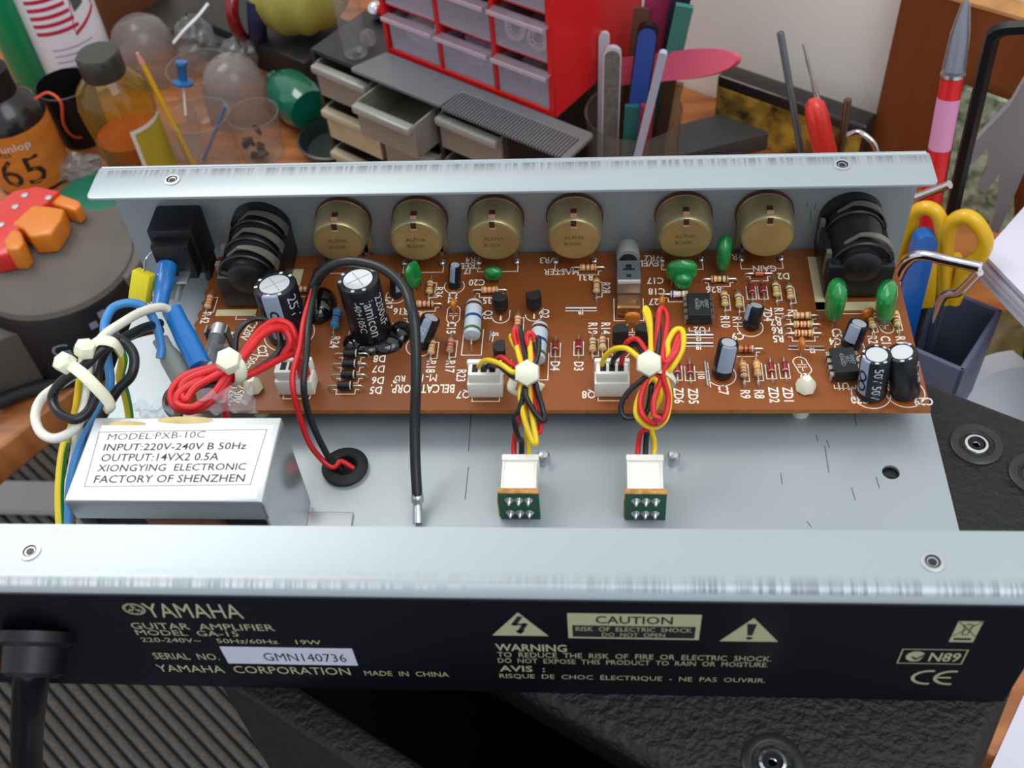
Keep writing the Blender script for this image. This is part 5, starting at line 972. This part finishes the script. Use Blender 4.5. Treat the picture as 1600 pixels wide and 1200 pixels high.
# ================================================================== pen pot and paper on the right
gp = M('printed_paper', '#a9b49a', .6, col2='#4d5c40', scale=130)
tag(MB().add([tuple(Vector(p)+Vector(o)) for o in ((0, 0, 0), (.2, .3, 0)) for p in ((36.35,29.28,-13.77), (38.55,27.8,-13.87), (41.19,25.29,-24.46), (36.87,28.21,-22.99))], [(0, 1, 2, 3), (7, 6, 5, 4), (0, 4, 5, 1), (1, 5, 6, 2), (2, 6, 7, 3), (3, 7, 4, 0)], gp).build('printed_card', smooth=False), 'green and white patterned card leaning on the wooden board', 'card')
pot_c = (31.02,10,-13); pt = M('slate_plastic', '#5a5f74', .45)
pot = thing('pen_pot', (pot_c[0], pot_c[1], BZ), 'slate blue square pot holding the scissors and pens', 'pot'); TPt = TR(pot_c[0], pot_c[1], BZ) @ RZ(-34)
w_ = 2.3; MB().box((-w_, -w_, 0), (w_, w_, .3), pt, TPt).box((-w_, -w_, 0), (w_, -w_+.25, 9), pt, TPt).box((-w_, w_-.25, 0), (w_, w_, 9), pt, TPt).box((-w_, -w_, 0), (-w_+.25, w_, 9), pt, TPt).box((w_-.25, -w_, 0), (w_, w_, 9), pt, TPt).build('pot_body', pot, .08)
PB = Vector((pot_c[0], pot_c[1], BZ+.6))
def topot(dx=0, dy=0): return (PB.x+dx, PB.y+dy, PB.z)
pn = thing('long_marker', topot(.2, 1.2), 'long red marker with clear pointed cap and pink band in the pot', 'marker'); pA, pB_ = Vector((30.8,16.62,-0.31)), Vector(topot(-.2, 1.3)); pL = (pB_-pA).length; PT_ = axis_to(pA, pB_)
MB().lathe([(.06, 0), (.2, .35), (.42, 1.6), (.5, 3.0), (.5, 3.3)], Mclear('cap_grey', '#e4e6ea', .08, 1.5, .3, '#9a9ea8'), PT_, 18).lathe([(.04, .1), (.3, 1.8), (.36, 3.2)], M('cap_core', '#a4a8b4', .3), PT_, 12).build('clear_cap', pn); MB().lathe([(.52, 3.3), (.52, 3.45)], steel, PT_, 18).build('ring', pn)
MB().lathe([(.47, 3.45), (.48, 3.5), (.48, pL)], M('marker_red', '#c9191c', .35), PT_, 18).build('barrel', pn); MB().lathe([(.5, 4.4), (.5, 6.8)], M('pink_band', '#d48fb4', .5), PT_, 18, False).build('pink_band', pn, label='pink paper band')
tag(MB().tube([(34.11,14.39,-0.41), (32.94,15.18,-0.95), (32.38,15.55,-1.23), (32.09,15.75,-1.55), (32.02,15.79,-2.07), (32.2,15.67,-6.01), (32.2,15.07,-9.58), topot(.6, .9)], .33, M('black_oxide', '#191a1b', .4, .3), 6, 5).build('hex_key'), 'large black hex key standing in the pot', 'hex key')
tag(MB().add([tuple(Vector(p)+Vector(o)) for o in ((0, 0, 0), (.1, .4, .1)) for p in ((34.3,16.67,-4.65), (34.09,16.81,-6.01), (33,17.54,-9.2), (33.28,17.36,-9.99), (33.83,16.99,-8.56), (33.99,16.88,-9.86), (33.88,16.96,-10.95), (34.25,16.7,-11.07), (34.51,16.53,-9.66), (34.83,16.31,-11.89), (34.83,16.31,-13.14), (35.24,16.04,-13.12), (35.38,15.94,-9.21), (35.55,15.83,-5.86))],
    [tuple(range(14)), tuple(range(27, 13, -1))]+[(i, 14+i, 14+(i+1) % 14, (i+1) % 14) for i in range(14)], M('caliper_steel', '#9c9c9f', .4, .3)).build('caliper'), 'grey steel caliper with its jaws pointing down at the right', 'caliper')
sc_y = M('yellow_handle', '#dfae16', .35, coat=.3); sc = thing('scissors', topot(.4, -.3), 'scissors with yellow loop handles standing in the pot', 'scissors')
for pts, r_ in (([(31.43,10.76,-12.5), (30.82,11.18,-10.03), (30.54,11.37,-8.46), (30.21,11.58,-7.79), (29.77,11.88,-7.78), (29.45,12.1,-8.33), (29.47,12.09,-9.28), (29.4,12.14,-10.3), (29.43,12.11,-10.8), (29.88,11.81,-10.69), (30.43,11.44,-10.87), (30.9,11.12,-12.86)], .33), ([(31.5,10.72,-12.46), (31,11.06,-9.92), (30.81,11.18,-8.49), (30.98,11.07,-7.73), (31.39,10.79,-7.42), (31.89,10.45,-7.79), (32.19,10.25,-8.43), (32.14,10.28,-9.3), (31.8,10.52,-10.21), (31.81,10.51,-11.21), (31.77,10.53,-12.28)], .35)):
    MB().tube(pts, r_, sc_y, 12, 6).build('loop_handle', sc, label='yellow loop handle')
MB().box((-1.1, -.3, -.2), (-.05, .3, 3.0), sc_y, axis_to((31.13,10.96,-12.7), (30.78,11.21,-10.06))).box((.05, -.3, -.2), (1.0, .3, 2.6), sc_y, axis_to((31.13,10.96,-12.7), (30.78,11.21,-10.06))).build('grip', sc, .12)
MB().box((-.4, -.12, 0), (.4, .12, (Vector((31.21,10.91,-12.56))-Vector(topot())).length), steel, axis_to(topot(), (31.21,10.91,-12.56))).build('blade', sc)
slab('blue_pen', topot(-1.3, -.6), (29.89,11.2,-8.57), .95, .8, M('pen_blue', '#1762b4', .35, coat=.3), 'blue triangular pen standing left in the pot', 'pen', True, group='pens')
wr = thing('wire_hook', topot(-1.4, -1.2), 'bent chrome wire hook hanging over the pot', 'hook')
MB().tube([topot(-1.5, -1.3), (28.74,9.56,-11.25), (28.65,9.62,-9.7), (28.85,9.49,-8.69), (29.23,9.23,-8.15), (30.13,8.63,-7.9), (31.26,7.86,-7.6)], .24, chrome, 12).build('top_bend', wr); MB().tube([(31.27,7.86,-7.85), (30.99,8.41,-9.53), (30.54,9.07,-11.6), topot(.3, -1.2)], .2, chrome, 10).build('leg', wr)
tag(MB().tube([(30.94,12.9,-7.31), (29.94,13.58,-8.59), (29.03,14.19,-9.94), topot(-1.6, .2)], .2, chrome, 10, 4).build('chrome_rod'), 'short shiny chrome rod behind the chassis corner', 'rod')
bx = tag(MB().add([(p[0], p[1], z) for z in (BZ, -11.2) for p in ((37.07,12.75,-11), (38.09,14.2,-11), (39.52,11.21,-11), (37.84,9.2,-11))], [(3, 2, 1, 0), (4, 5, 6, 7)]+[(i, (i+1) % 4, 4+(i+1) % 4, 4+i) for i in range(4)], M('black_box', '#131216', .6)).build('black_box'), 'tall black box under the stacked white papers', 'box')
for k in range(6):
    z = -11.15+.28*k; s_ = .22*k
    pts = [(32.61,10.9,-11), (36.58,15.8,-11), (39.16,9.98,-11), (34.14,7.29,-11)]
    tag(MB().add([(p[0]+.1*math.sin(k*2)-.05*s_, p[1]+.08*math.cos(k*3), zz) for zz in (z, z+.2) for p in pts], [(3, 2, 1, 0), (4, 5, 6, 7)]+[(i, (i+1) % 4, 4+(i+1) % 4, 4+i) for i in range(4)], M('white_paper', '#d6d4e2', .6)).build('paper_pad', smooth=False), ('lowest', 'second lowest', 'third lowest', 'third highest', 'second highest', 'topmost')[k]+' white paper pad in the pile on the black box', 'paper', 'white paper pads piled at the right')
v_, f_ = crumple((37.61,14.41,-19.9), 2.8, 2.2, 2.0, .06, 21, 14); tag(MB().add(v_, f_, M('mustard_print', '#8b7434', .5, col2='#3d3420', scale=26)).build('printed_bag'), 'mustard and black printed bag beside the white bowl', 'bag')
P = (37.26,8.08,-18.5); vert('white_bowl', (P[0], P[1], BZ), [(2.4, 0), (2.6, .1), (4.2, 3.1), (5.0, 3.3), (5.05, 3.45), (4.0, 3.3), (2.4, .5), (1e-3, .45)], M('white_bowl', '#d3d4da', .3, coat=.2), 'white plastic bowl at the right edge of the picture', 'bowl', 44, False)
pq = [(34.03,-4.37,-21.9), (31.16,-8.84,-21.9), (36.08,-8.71,-21.9), (37.31,-4.3,-21.9)]
tag(MB().add([(p[0], p[1], z) for z in (BZ+.01, BZ+.06) for p in pq], [(3, 2, 1, 0), (4, 5, 6, 7)]+[(i, (i+1) % 4, 4+(i+1) % 4, 4+i) for i in range(4)], M('white_paper')).build('paper_sheet', smooth=False), 'white sheet on the bench at the bottom right corner', 'paper')

# ================================================================== black cradle with pliers, far left
P = (-15.53,18.19,-16); cr = thing('round_cradle', (P[0], P[1], BZ), 'black round cradle with grey top and pale lettering left of the chassis', 'cradle'); T = TR(P[0], P[1], BZ)
ctop = M('grey_foam', '#5f5952', .8, var=.08, scale=40); cblk = M('cradle_black', '#121113', .5)
MB().lathe([(4.5, 0), (4.65, .2), (4.65, 5.3), (4.5, 5.6)], cblk, T, 48).build('drum', cr); MB().lathe([(4.52, 5.6), (4.4, 5.9), (4.2, 6.0), (1e-3, 6.0)], ctop, T, 40, False).build('padded_top', cr, label='grey padded top')
q_ = Vector((-16.64,14.33,-17)); MB().prism(round_poly([(-3.2, -1.6), (2.2, -1.8), (2.6, 1.6), (-3.2, 1.6)], .5), 0, 4.6, M('cradle_side', '#4a443d', .7), TR(q_.x-1.0, q_.y+.8, BZ) @ RZ(33)).build('side_block', cr, .12, 2)
w = MB(); lt = M('pale_lettering', '#7d8494', .6); text(w, 'Guitar', 1.1, lt, T @ RZ(30) @ TR(0, 0, 2.7), 4.2, center=True, bend=4.65, lift=.02)
MB().prism(round_poly([p[:2] for p in ((-13.1,18.35,-16), (-10.93,16.66,-16), (-10.42,18.68,-16), (-10.11,21.23,-16), (-13.18,23.24,-16), (-15.05,22.24,-16))], .3), BZ+5.0, BZ+5.75, ctop).build('rest_arm', cr, .15, 2)
for a, z, r_ in ((38, 4.35, .3), (46, 4.8, .3)):
    arcband(w, 4.67, a-r_*9, a+r_*9, z-r_*.8, z+r_*.8, 0, lt, T)
w.build('lettering', cr, smooth=False)
pl = thing('wire_stripper', (-18.22,21.18,-16), 'red wire stripper with orange jaws lying on the round cradle', 'wire stripper'); pr_ = M('plier_red', '#cf2a20', .35, coat=.3); po_ = M('plier_orange', '#d5791f', .4, coat=.2)
def px_prism(pts, z0, z1, mat, name, bev=.15): return MB().prism([p[:2] for p in pts], z0, z1, mat).build(name, pl, bev, 3)
px_prism([(-19.11,17.39,-15), (-20.04,20.92,-15), (-18.93,22.72,-15), (-17.68,23.09,-15), (-16.07,22.59,-15), (-16.44,21.68,-15), (-17.14,20.58,-15), (-17.42,19.48,-15), (-17.28,17.25,-15), (-18.21,16.96,-15)], -15.98, -14.7, pr_, 'body')
px_prism([(-16.55,21.8,-15), (-16.19,22.59,-15), (-14.81,21.93,-15), (-14.54,21.52,-15), (-14.76,21.02,-15), (-16.01,21.56,-15)], -15.98, -14.9, po_, 'upper_jaw')
px_prism([(-17.95,19.6,-15), (-17.26,21.25,-15), (-16.17,21.11,-15), (-15.25,20.87,-15), (-15.12,19.98,-15), (-15.3,18.69,-15), (-16.51,18.5,-15), (-17.13,19.21,-15)], -15.98, -14.6, po_, 'lower_jaw')
px_prism([(-17.76,17.99,-15), (-17.61,18.95,-15), (-17.08,18.83,-15), (-16.49,17.76,-15), (-16.64,17.24,-15), (-17.35,17.25,-15)], -15.98, -14.4, po_, 'stop')
for p in ((-18.29,21.15,-14.7), (-18.07,22.16,-14.7), (-16.54,21.9,-14.7), (-18.59,19.61,-14.7)): MB().lathe([(.22, 0), (.2, .08), (1e-3, .1)], steel, TR(*p), 12, False).build('rivet', pl)
P = (-18.62,29.61,-22); vert('green_dish', P, [(2.6, 0), (2.7, .2), (2.7, .8), (2.5, .9), (1e-3, .85)], M('green_lid', '#0f6b52', .4), 'shallow green dish behind the grey cradle', 'dish')
tag(MB().tube([(-20.47,10.67,-21.2), (-18.67,11.93,-21.2), (-17.56,12.86,-21.4), (-16.09,13.52,-21.5), (-14.21,14.25,-21.5)], .42, rubber, 10).build('black_cable'), 'black cable lying on the bench edge at the left', 'cable')
tag(MB().lathe([(.3, 0), (.45, .1), (.45, 1.8), (.25, 2.0)], white, axis_to((-20.5,15.44,-21.4), (-19.66,16.21,-21.4)), 14).build('white_plug'), 'white plug end on the bench left of the cradle', 'plug')
pq = [(-73.68,58.15,-94), (-50.94,57.73,-94), (-49.56,52.99,-94), (-71.79,53.33,-94)]
tag(MB().add([(p[0], p[1], z) for z in (-94.58, -93.6) for p in pq], [(3, 2, 1, 0), (4, 5, 6, 7)]+[(i, (i+1) % 4, 4+(i+1) % 4, 4+i) for i in range(4)], M('strip_grey', '#d0cdc8', .7)).build('floor_strip'), 'pale grey strip lying across the ribbed carpet', 'strip')
